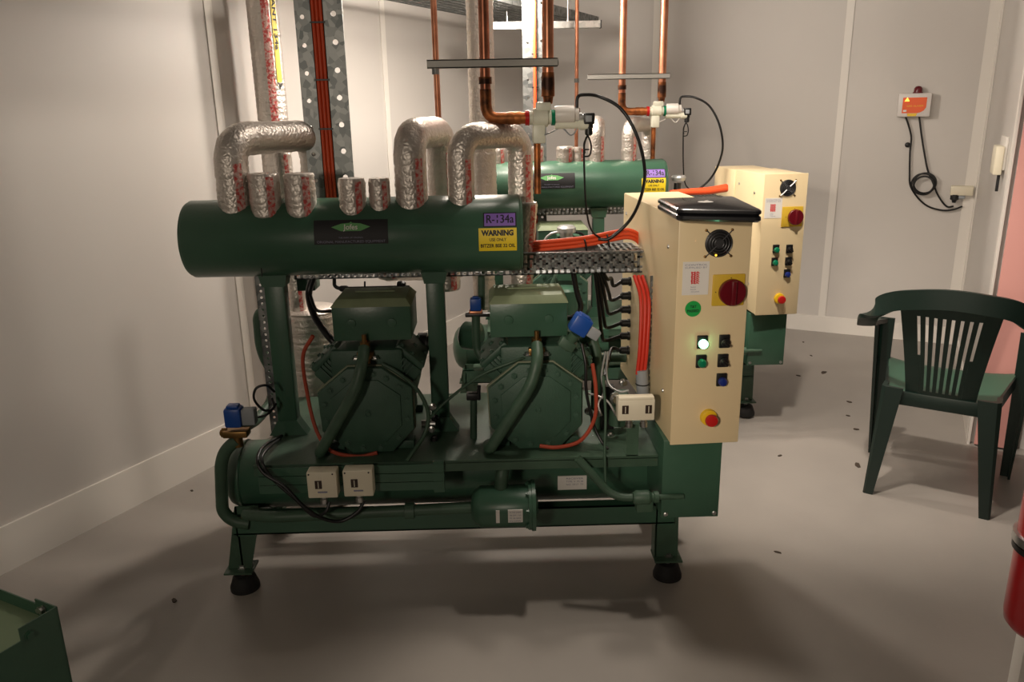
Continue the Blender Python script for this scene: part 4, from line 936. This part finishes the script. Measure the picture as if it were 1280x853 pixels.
# rear machine bits seen over the tray
t = thing('pressure_control_cap', 'round steel cap with looping thin tubes on the rear machine, over the tray', 'valve', P(708, 300, 3.5))
MB().lathe(P(708, 296, 3.5), (0, 0, 1), [(0, .03), (.02, .03), (.021, .042), (.04, .042), (.05, .03)], 22).build('cap', M_silver, t)
MB().mm(P(697, 296, 3.5), P(722, 345, 3.6)).build('stand', M_green, t)
for s_, uu in ((-1, 680), (1, 732)):
    MB().sweep(spline([P(708 + 8 * s_, 290, 3.5), P(708 + 20 * s_, 293, 3.5), P(uu, 305, 3.5), P(uu + 2 * s_, 340, 3.5)]), .006, 8).build('thin_tube', M_silver if s_ < 0 else M_cable, t)
MB().lathe(P(708, 398, 3.4) , (0, 0, 1), [(0, .05), (.02, .06), (.13, .06), (.14, .05)], 24).build('oil_reservoir', M_green, label='green oil canister with pale label behind the right terminal box', cat='vessel')
t = thing('gauge_head', 'dark round gauge head on the rear machine, left of its cabinet', 'gauge', P(848, 225, 3.85))
MB().lathe(P(848, 226, 3.85), (0, 0, 1), [(0, .03), (.015, .036), (.025, .03)], 18).build('cap', M_silver, t)
MB().cyl(P(846, 245, 3.85), P(847, 229, 3.85), .017).build('stem', M_black, t)
# orange cables over the rear cabinet edge
ps = [spline([P(838, 243 - i, 3.4 + .03 * i), P(860, 241 - i, 3.42 + .03 * i), P(885, 240 - 1.5 * i, 3.45 + .03 * i), P(908, 237 - 2 * i, 3.5 + .03 * i)]) for i in range(3)]
orange_cables(ps, ['orange cable reaching the rear cabinet above the laptop, front strand', 'orange cable reaching the rear cabinet above the laptop, middle strand', 'orange cable reaching the rear cabinet above the laptop, back strand'], 'orange cables of the rear tray', r=.011)

# ------------------------------------------------------------------ laptop on the cabinet
LZ = 1.2205
t = thing('laptop', 'closed black laptop with a silver logo lying on the front cabinet', 'laptop', (.58, 2.15, LZ))
A, B, C_, D_ = (PZ(u, v, 1.25) for u, v in ((821, 249), (916, 246), (954, 264), (847, 262)))
def slab(mb, pts, z0, z1, ins):
    c = sum(pts, V()) / 4; out = []
    n = 6; poly = []
    for i in range(4):
        p, a_, b_ = pts[i], pts[i - 1], pts[(i + 1) % 4]
        p0 = p + (a_ - p).normalized() * .018; p2 = p + (b_ - p).normalized() * .018
        for k_ in range(n + 1):
            s_ = k_ / n; poly.append(p0 * (1 - s_) ** 2 + p * 2 * s_ * (1 - s_) + p2 * s_ * s_)
    rings = []
    for z, f in ((z0, ins), (z0 + (z1 - z0) * .3, 1), (z0 + (z1 - z0) * .75, 1), (z1, ins)):
        rings.append([mb.bm.verts.new(V((c.x + (p.x - c.x) * f, c.y + (p.y - c.y) * f, z))) for p in poly])
    m = len(poly)
    for r1, r2 in zip(rings, rings[1:]):
        for k_ in range(m): mb.bm.faces.new((r1[k_], r1[(k_ + 1) % m], r2[(k_ + 1) % m], r2[k_]))
    mb.bm.faces.new(list(reversed(rings[0]))); mb.bm.faces.new(rings[-1]); return mb
slab(MB(), [A, B, C_, D_], LZ, LZ + .017, .96).build('base', M_lap, t)
slab(MB(), [A, B, C_, D_], LZ + .0175, LZ + .032, .965).build('lid', M_lap, t)
lc = PZ(882, 252.5, 1.2525)
m_ = MB(); pl = []
for k_ in range(20):
    a_ = 2 * pi * k_ / 20; rr_ = .019 * (1 - .12 * (1 if abs(a_ - pi / 2) < .2 or abs(a_ - 3 * pi / 2) < .2 else 0)); pl.append((rr_ * cos(a_) * 1.1, rr_ * sin(a_) * .95))
m_.prism(pl, (lc.x, lc.y, LZ + .0318), (1, 0, 0), (0, 1, 0), (0, 0, .0008)); m_.prism([(0, .018), (.012, .026), (.018, .036), (.008, .032)], (lc.x, lc.y, LZ + .0318), (1, 0, 0), (0, 1, 0), (0, 0, .0008)); m_.build('logo', M_white, t, label='silver fruit-shaped logo')

# ------------------------------------------------------------------ plastic chair
crot = -math.atan2(.224, .331)
t = thing('plastic_armchair', 'dark green plastic garden armchair seen from behind by the right wall', 'chair', (1.6625, 2.783, 0), rotz=crot, local=True)
def slat_shell():
    m_ = MB()
    def S(x, z):      # backrest surface (local): x across, z height ; curved and leaning backwards
        y = -.015 - .09 * ((z - .42) / .42) + .9 * x * x * 1.0
        return V((x, y, z))
    zb, zt_ = .425, .80
    hw = lambda z: .118 + .05 * max(0, (z - .42) / .38) ** 1.3      # half width
    xs_n = 9
    def strip_(f0, f1, z0, z1, nz=8):
        th = V((0, .007, 0)); g = []
        for j in range(nz + 1):
            z = z0 + (z1 - z0) * j / nz; w = hw(z); g.append((S(f0 * w, z), S(f1 * w, z)))
        va = [[m_.bm.verts.new(p) for p in r] for r in g]; vb = [[m_.bm.verts.new(p + th) for p in r] for r in g]
        for j in range(nz):
            m_.bm.faces.new((va[j][0], va[j][1], va[j + 1][1], va[j + 1][0])); m_.bm.faces.new((vb[j][1], vb[j][0], vb[j + 1][0], vb[j + 1][1]))
            m_.bm.faces.new((va[j][0], va[j + 1][0], vb[j + 1][0], vb[j][0])); m_.bm.faces.new((va[j][1], vb[j][1], vb[j + 1][1], va[j + 1][1]))
        m_.bm.faces.new((va[0][0], vb[0][0], vb[0][1], va[0][1])); m_.bm.faces.new((va[nz][0], va[nz][1], vb[nz][1], vb[nz][0]))
    ns = 8; e = .62; sw = .035                      # eight slots between -e..e
    pit = 2 * e / (ns - 1)
    prev = -1.0
    for i in range(ns):
        c = -e + pit * i; strip_(prev, c - sw, .425, .80); prev = c + sw
        lo = .455 if 0 < i < ns - 1 else .60
        strip_(c - sw, c + sw, .425, lo, 2); strip_(c - sw, c + sw, .755, .80, 2)
    strip_(prev, 1.0, .425, .80)
    return m_
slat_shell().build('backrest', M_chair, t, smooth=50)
# crown band + arms as one swept bar
crown = spline([(-.278, .36, .615), (-.294, .22, .640), (-.295, .08, .668), (-.265, -.02, .735), (-.20, -.075, .795), (-.10, -.105, .822), (0, -.112, .832), (.10, -.105, .826), (.20, -.075, .805), (.265, -.02, .745), (.295, .08, .672), (.294, .22, .640), (.278, .36, .615)], 8)
n_ = len(crown)
m_ = MB()
rings = []
for i, p in enumerate(crown):
    s_ = abs(i / (n_ - 1) - .5) * 2          # 0 centre .. 1 arm tips
    a = crown[max(0, i - 1)]; b = crown[min(n_ - 1, i + 1)]; T = (b - a).normalized()
    flat = max(0, min(1, (s_ - .38) / .2))   # 0 = upright band, 1 = flat arm rest
    up = V((0, 0, 1)).lerp(V((1 if p.x < 0 else -1, 0, .0)), flat * .9); up = (up - T * up.dot(T)).normalized(); sd = T.cross(up)
    hh = .036 * (1 - flat) + .034 * flat; tk_ = .009
    if s_ > .97: hh *= .7
    rings.append([m_.bm.verts.new(p + up * hh * q1 + sd * tk_ * q2) for q1, q2 in ((-1, -1), (-.5, -1.25), (.5, -1.25), (1, -1), (1, 1), (-1, 1))])
for a, b in zip(rings, rings[1:]):
    for k_ in range(6): m_.bm.faces.new((a[k_], a[(k_ + 1) % 6], b[(k_ + 1) % 6], b[k_]))
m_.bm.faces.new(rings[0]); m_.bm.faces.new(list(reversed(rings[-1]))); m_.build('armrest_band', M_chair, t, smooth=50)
# seat
m_ = MB(); nx, ny = 12, 12; g = []
for j in range(ny + 1):
    row = []
    for i in range(nx + 1):
        f = -1 + 2 * i / nx; y = .0 + .43 * j / ny; w = .185 + .055 * j / ny
        row.append(V((f * w, y, .425 + .012 * (y / .43) + .018 * abs(f) ** 3 - (.02 * ((y - .38) / .05) ** 2 if y > .38 else 0))))
    g.append(row)
va = [[m_.bm.verts.new(p) for p in r] for r in g]; vb = [[m_.bm.verts.new(p - V((0, 0, .012))) for p in r] for r in g]
for j in range(ny):
    for i in range(nx):
        m_.bm.faces.new((va[j][i], va[j][i + 1], va[j + 1][i + 1], va[j + 1][i])); m_.bm.faces.new((vb[j][i + 1], vb[j][i], vb[j + 1][i], vb[j + 1][i + 1]))
for j in range(ny):
    m_.bm.faces.new((va[j][0], va[j + 1][0], vb[j + 1][0], vb[j][0])); m_.bm.faces.new((va[j + 1][nx], va[j][nx], vb[j][nx], vb[j + 1][nx]))
for i in range(nx):
    m_.bm.faces.new((va[0][i + 1], va[0][i], vb[0][i], vb[0][i + 1])); m_.bm.faces.new((va[ny][i], va[ny][i + 1], vb[ny][i + 1], vb[ny][i]))
m_.build('seat', mat('lit_seat_plastic', (50, 88, 70), .45), t, label='green seat')  # chair plastic lightened, the light on the seat is put into its colour
# skirt under the backrest
m_ = MB(); m_.mm((-.17, -.02, .385), (.17, -.005, .44), .003); m_.build('rear_apron', M_chair, t)
def leg(x, y, xt, yt_, zt_, w0, w1):
    m_ = MB(); prof = []
    for k_ in range(7):
        f = k_ / 6; w = w0 + (w1 - w0) * f; c = V((x + (xt - x) * f, y + (yt_ - y) * f, zt_ * f))
        sx = 1 if x > 0 else -1; sy = 1 if y > .2 else -1
        prof.append([m_.bm.verts.new(c + V((sx * q1, sy * q2, 0))) for q1, q2 in ((w * .5, -w * .6), (w * .5, w * .3), (w * .3, w * .5), (-w * .6, w * .5), (-w * .6, w * .28), (w * .1, w * .25), (w * .25, w * .1), (w * .25, -w * .6))])
    for a, b in zip(prof, prof[1:]):
        for k_ in range(8): m_.bm.faces.new((a[k_], a[(k_ + 1) % 8], b[(k_ + 1) % 8], b[k_]))
    m_.bm.faces.new(prof[0]); m_.bm.faces.new(list(reversed(prof[-1])))
    return m_
for x in (-1, 1):
    leg(x * .205, -.03, x * .165, .0, .455, .034, .07).build('leg', M_chair, t)
    leg(x * .255, .40, x * .262, .33, .632, .034, .062).build('leg', M_chair, t)
    m_ = MB(); m_.prism([(0, .40), (.36, .40), (.36, .45), (0, .45)], (x * .19, .0, 0), V((x * .13, 1, 0)).normalized(), V((0, 0, 1)), V((-x * .008, 0, 0))); m_.build('side_apron', M_chair, t)

# ------------------------------------------------------------------ back wall: alarm box, outlet, wires; right wall: switch
def wall_frame(u, v):
    p = on_back(u, v); return p, Matrix.Translation(p) @ Matrix.Rotation(-AZ, 4, 'Z')
p, M = wall_frame(1144, 131)
t = thing('gas_alarm', 'white wall alarm box with an orange face and red beacon on the back wall', 'alarm', p, rotz=-AZ, local=True)
q = lambda u, v, y=0: LP(M, u, v, y)
a, b = q(1124, 117, -.06), q(1162, 146, -.06)
m_ = MB(); m_.mm((a.x, -.068, b.z), (b.x, -.002, a.z), .008); m_.build('case', mat('white_alarm_plastic', (214, 208, 204), .45), t)
w_, h_ = b.x - a.x, a.z - b.z
m_ = MB(); pl = [(.14, .14)]
pl = [(.14, .16), (.14, .82), (.86, .82), (.86, .40), (.80, .27), (.70, .19), (.6, .16)]
m_.prism([(a.x + x * w_, b.z + z * h_) for x, z in pl], (0, -.0695, 0), (1, 0, 0), (0, 0, 1), (0, .002, 0)); m_.build('orange_face', M_alarm, t, label='orange printed face')
m_ = MB(); m_.prism([(a.x + x * w_, b.z + z * h_) for x, z in ((.33, .03), (.58, .03), (.62, .15), (.30, .15))], (0, -.0695, 0), (1, 0, 0), (0, 0, 1), (0, .002, 0)); m_.build('yellow_label', M_yel, t, label='yellow label')
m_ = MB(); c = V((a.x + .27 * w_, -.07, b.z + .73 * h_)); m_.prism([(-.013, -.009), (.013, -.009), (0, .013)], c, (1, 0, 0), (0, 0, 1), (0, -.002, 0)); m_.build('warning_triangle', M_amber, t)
m_ = MB(); m_.mm((a.x + .18 * w_, -.0705, b.z + .22 * h_), (a.x + .28 * w_, -.069, b.z + .3 * h_)); m_.build('small_mark', M_white, t)
m_ = MB(); add_text(m_, 'GAS ALARM', .014, lambda x, y: V((a.x + .52 * w_ + x, -.0702, b.z + .46 * h_ + y)), .09); m_.build('lettering', M_yel, t)
m_ = MB(); m_.lathe((a.x + w_ * .56, -.035, a.z - .002), (0, 0, 1), [(0, .028), (.008, .028), (.01, .024), (.03, .023), (.04, .016), (.044, .006)], 20); m_.build('beacon', M_dred, t, label='dark red beacon')
def wcable(label, uv, r=.0055, y=-.02):
    p, M = wall_frame(*uv[0]); ys = [y] * len(uv)
    pts = [M @ LP(M, u, v, y) for u, v in uv]
    MB().sweep(spline(pts), r, 8).build('black_cable', M_cable, label=label, cat='cable', group='cables of the alarm box')
wcable('black cable down from the left of the alarm box to the outlet', [(1132, 146), (1136, 158), (1139, 172), (1137.5, 190), (1137, 215), (1138, 232), (1147, 247), (1160, 258), (1178, 263), (1192, 262), (1203, 258)])
wcable('black cable down from the right of the alarm box to the coil', [(1149, 146), (1152, 170), (1156, 195), (1160, 214), (1166, 228), (1173, 245), (1183, 258), (1192, 258)])
p, M = wall_frame(1155, 230)
t = thing('cable_coil', 'coil of black cable hanging under the alarm box', 'cable', p, rotz=-AZ, local=True)
for i, (uu, vv, rr_) in enumerate(((1153.5, 230, .064), (1156, 229, .062), (1154.5, 232, .056))):
    c = LP(M, uu, vv, -.02 - .012 * i); MB().ring(c, (0.05 * i, 1, .05), rr_, .0055, 36, 8).build('cable_loop', M_cable, t)
p, M = wall_frame(1134.5, 181)
t = thing('cable_clip', 'round black cable clip on the back wall under the alarm box', 'clip', p, rotz=-AZ, local=True)
MB().lathe((0, -.002, 0), (0, -1, 0), [(0, .014), (.02, .016), (.026, .008)], 16).build('clip_body', M_black, t)
p, M = wall_frame(1202, 239)
t = thing('wall_outlet', 'cream wall outlet with a black plug on the back wall', 'outlet', p, rotz=-AZ, local=True)
a, b = LP(M, 1189, 232.5, -.05), LP(M, 1216, 245, -.05)
MB().mm((a.x, -.055, b.z), (b.x, -.002, a.z), .005).build('case', M_cream, t)
c = LP(M, 1193, 249, -.05)
MB().lathe((c.x, -.035, b.z + .004), (0, 0, -1), [(0, .024), (.03, .024), (.036, .014), (.05, .01)], 16).build('black_plug', M_black, t)
MB().mm((b.x - .09, -.045, b.z - .02), (b.x - .04, -.02, b.z + .003), .004).build('socket', M_grayp, t)
# switch on the right wall
def on_right(u, v):
    n = -WN; r = ray(u, v); s_ = (R0 - EYE).dot(n) / r.dot(n); return EYE + r * s_
p = on_right(1256, 190)
t = thing('light_switch', 'white switch plate with a square adaptor on the right wall', 'switch', p, rotz=-AZ - pi / 2 + pi, local=True)
t.rotation_euler = (0, 0, pi / 2 - AZ)
# local x along WU, local -y... outward is +y rotated; outward normal -WN = local +y
MB().mm((-.12, .0, -.075), (.14, .012, .07), .003).build('plate', M_trim, t)
MB().mm((-.13, .012, -.095), (.05, .045, .03), .005).build('adaptor', M_cream, t)
MB().mm((-.10, .012, -.17), (-.085, .024, -.09), .002).build('hanging_lead', M_ink, t)

# ------------------------------------------------------------------ fire extinguisher at the right edge
c = P(1312, 740, 1.51)
zb = P(1292, 797, 1.49).z
t = thing('fire_extinguisher', 'red fire extinguisher on its bracket at the right edge by the door', 'fire extinguisher', (c.x, 1.51, zb))
MB().lathe((c.x, 1.51, zb), (0, 0, 1), [(0, .05), (.004, .066), (.018, .077), (.04, .08), (.40, .08), (.43, .07), (.455, .04), (.465, .022), (.49, .02)], 36).build('cylinder', M_exred, t)
z = P(1270, 700, 1.46).z
MB().lathe((c.x, 1.51, z - .018), (0, 0, 1), [(0, .080), (0.001, .086), (.014, .086), (.015, .08)], 36).build('black_band', M_black, t)
MB().lathe((c.x, 1.51, z + .0), (0, 0, 1), [(0, .080), (0.001, .088), (.02, .088), (.021, .08)], 36).build('steel_band', M_steel, t)
MB().mm((c.x - .05, 1.418, z + .0), (c.x + .01, 1.428, z + .055), .002).build('band_latch', M_lens, t)
MB().mm((c.x - .015, 1.495, zb + .49), (c.x + .015, 1.525, zb + .54), .003).mm((c.x - .09, 1.502, zb + .53), (c.x + .01, 1.518, zb + .54)).mm((c.x - .09, 1.502, zb + .555), (c.x + .01, 1.518, zb + .565)).build('trigger', M_black, t)
grid_patch(MB(), radians(-50), radians(50), zb + .22, zb + .36, lambda x, y: V((c.x + sin(x) * .0806, 1.51 - cos(x) * .0806, y)), 10, 2).build('label', M_white, t)

# ------------------------------------------------------------------ green sheet metal box, lower left
ZB = .45; K = PZ(71.5, 758.5, ZB); t = thing('green_metal_box', 'open green sheet metal box with corner bolt at the lower left', 'metal box', (K.x - .3, K.y - .3, 0))
U, Vv = -WU, -WN        # towards the camera side, towards the left wall
o = V((K.x, K.y, 0)); nc = PZ(24, 787, ZB); nd = (nc - K).length
MB().prism([(0, .02), (.62, .02), (.62, ZB - .03), (nd, ZB - .03), (nd, ZB), (0, ZB)], o, U, V((0, 0, 1)), Vv * .003).build('front_panel', M_green, t)
MB().prism([(0, .02), (.55, .02), (.55, ZB - .012), (.075, ZB - .012), (.075, ZB), (0, ZB)], o, Vv, V((0, 0, 1)), U * .003).build('side_panel', M_green, t)
MB().prism([(.003, .003), (.62, .003), (.62, .55), (.003, .55)], o + V((0, 0, ZB - .045)), U, Vv, V((0, 0, .003))).build('inner_shelf', mat('pale_green_paint', (120, 140, 108), .55), t)
MB().prism([(0, .02), (.62, .02), (.62, ZB - .03), (0, ZB - .03)], o + Vv * .55, U, V((0, 0, 1)), -Vv * .003).build('back_panel', M_green, t)
m_ = MB(); bolt(m_, o + U * .07 + V((0, 0, ZB - .028)), WN, .008, .006); m_.build('bolt', M_green, t)
m_ = MB(); bolt(m_, o + U * .13 + V((0, 0, ZB - .20)), WN, .012, .008); m_.build('bolt', M_green, t)
m_ = MB(); bolt(m_, o + Vv * .045 + U * .003 + V((0, 0, ZB - .018)), U, .008, .012); bolt(m_, o + Vv * .062 + U * .003 + V((0, 0, ZB - .024)), U, .006, .008); m_.build('steel_bolt', M_steel, t, label='pair of steel bolts')

# ------------------------------------------------------------------ scraps on the floor
for i, (u, v, s_) in enumerate(((1030, 466, 9), (1014, 445, 4), (1004, 428, 4), (1062, 503, 7), (1070, 537, 6), (1072, 582, 9), (998, 470, 5), (972, 691, 5), (975, 570, 4), (1060, 520, 4), (218, 752, 5), (240, 614, 3))):
    p = PZ(u, v, .0); m_ = MB(); n_ = 7; r_ = .0035 * s_ * random.uniform(.8, 1.1); an = random.random() * 3
    pl = [(r_ * random.uniform(.6, 1.1) * cos(2 * pi * k_ / n_), .5 * r_ * random.uniform(.6, 1.1) * sin(2 * pi * k_ / n_)) for k_ in range(n_)]
    m_.prism(pl, (p.x, p.y, .0002), (cos(an), sin(an), 0), (-sin(an), cos(an), 0), (0, 0, .003))
    m_.build('dirt_flake', M_scrap, label='small dark flake of dirt lying on the grey floor', cat='debris', group='dark flakes on the floor')

# ------------------------------------------------------------------ lights
def area(name, loc, size, power, color, rot=(0, 0, 0), sy=None):
    l = bpy.data.lights.new(name, 'AREA'); l.energy = power; l.color = color; l.size = size
    if sy: l.shape = 'RECTANGLE'; l.size_y = sy
    o = bpy.data.objects.new(name, l); COL.objects.link(o); o.location = loc; o.rotation_euler = rot
def lamp(name, loc, power, size=.09):
    l = bpy.data.lights.new(name, 'POINT'); l.energy = power; l.color = WARM; l.shadow_soft_size = size
    o = bpy.data.objects.new(name, l); COL.objects.link(o); o.location = loc
WARM = (1.0, .89, .77)
lamp('wall_side_lamp', (.1, 3.85, 2.04), 74, .07)
lamp('wall_fill_near', (-.1, 3.5, 2.03), 30, .07)  # added fill that widens the bright area on the left wall
lamp('middle_lamp', (.5, 2.75, 2.6), 40)
area('unseen_front_light', (-1.2, -1.3, 1.65), .3, 17, (1.0, .86, .70), (radians(88), 0, radians(-18)), .3)  # broad frontal light from an unseen, assumed source behind the camera
sl = bpy.data.lights.new('cabinet_fill_spot', 'SPOT'); sl.energy = 190; sl.color = WARM; sl.shadow_soft_size = .06; sl.spot_size = radians(62); sl.spot_blend = .7  # added fill spot brightening the rear cabinet front and the floor before it
so = bpy.data.objects.new('cabinet_fill_spot', sl); COL.objects.link(so); so.location = (.75, 2.2, 2.75); so.rotation_euler = (V((1.35, 3.35, .7)) - V((.75, 2.2, 2.75))).to_track_quat('-Z', 'Y').to_euler()
sl = bpy.data.lights.new('floor_fill_spot', 'SPOT'); sl.energy = 120; sl.color = WARM; sl.shadow_soft_size = .08; sl.spot_size = radians(36); sl.spot_blend = 1.0  # added spot that makes the bright patch on the front floor
so = bpy.data.objects.new('floor_fill_spot', sl); COL.objects.link(so); so.location = (.4, 2.15, 2.75); so.rotation_euler = (V((.18, 1.55, 0)) - V((.4, 2.15, 2.75))).to_track_quat('-Z', 'Y').to_euler()
sl = bpy.data.lights.new('front_fill_spot', 'SPOT'); sl.energy = 185; sl.color = (1.0, .86, .70); sl.shadow_soft_size = .08; sl.spot_size = radians(30); sl.spot_blend = .8  # added narrow fill on the cabinet fronts, cone kept off the near floor
so = bpy.data.objects.new('front_fill_spot', sl); COL.objects.link(so); so.location = (-.9, -.9, 1.9); so.rotation_euler = (V((.85, 2.6, .95)) - V((-.9, -.9, 1.9))).to_track_quat('-Z', 'Y').to_euler()
w = bpy.data.worlds.new('w'); bpy.context.scene.world = w; w.use_nodes = True
w.node_tree.nodes['Background'].inputs[0].default_value = (.8, .75, .7, 1); w.node_tree.nodes['Background'].inputs[1].default_value = .05

# ------------------------------------------------------------------ camera
cd = bpy.data.cameras.new('camera'); cam = bpy.data.objects.new('camera', cd); COL.objects.link(cam)
cd.sensor_fit = 'HORIZONTAL'; cd.sensor_width = 36; cd.lens = FPX * 36 / 1280; cd.clip_start = .05
fw = ray(CX, CY).normalized(); rt = (ray(CX + 100, CY) - ray(CX, CY)).normalized(); up = rt.cross(fw)
R = Matrix((rt, up, -fw)).transposed(); cam.matrix_world = Matrix.Translation(EYE) @ R.to_4x4()
sc = bpy.context.scene; sc.camera = cam
sc.view_settings.view_transform = 'Standard'; sc.view_settings.look = 'None'; sc.view_settings.exposure = 0.0; sc.view_settings.gamma = 1
sc.view_settings.use_curve_mapping = False
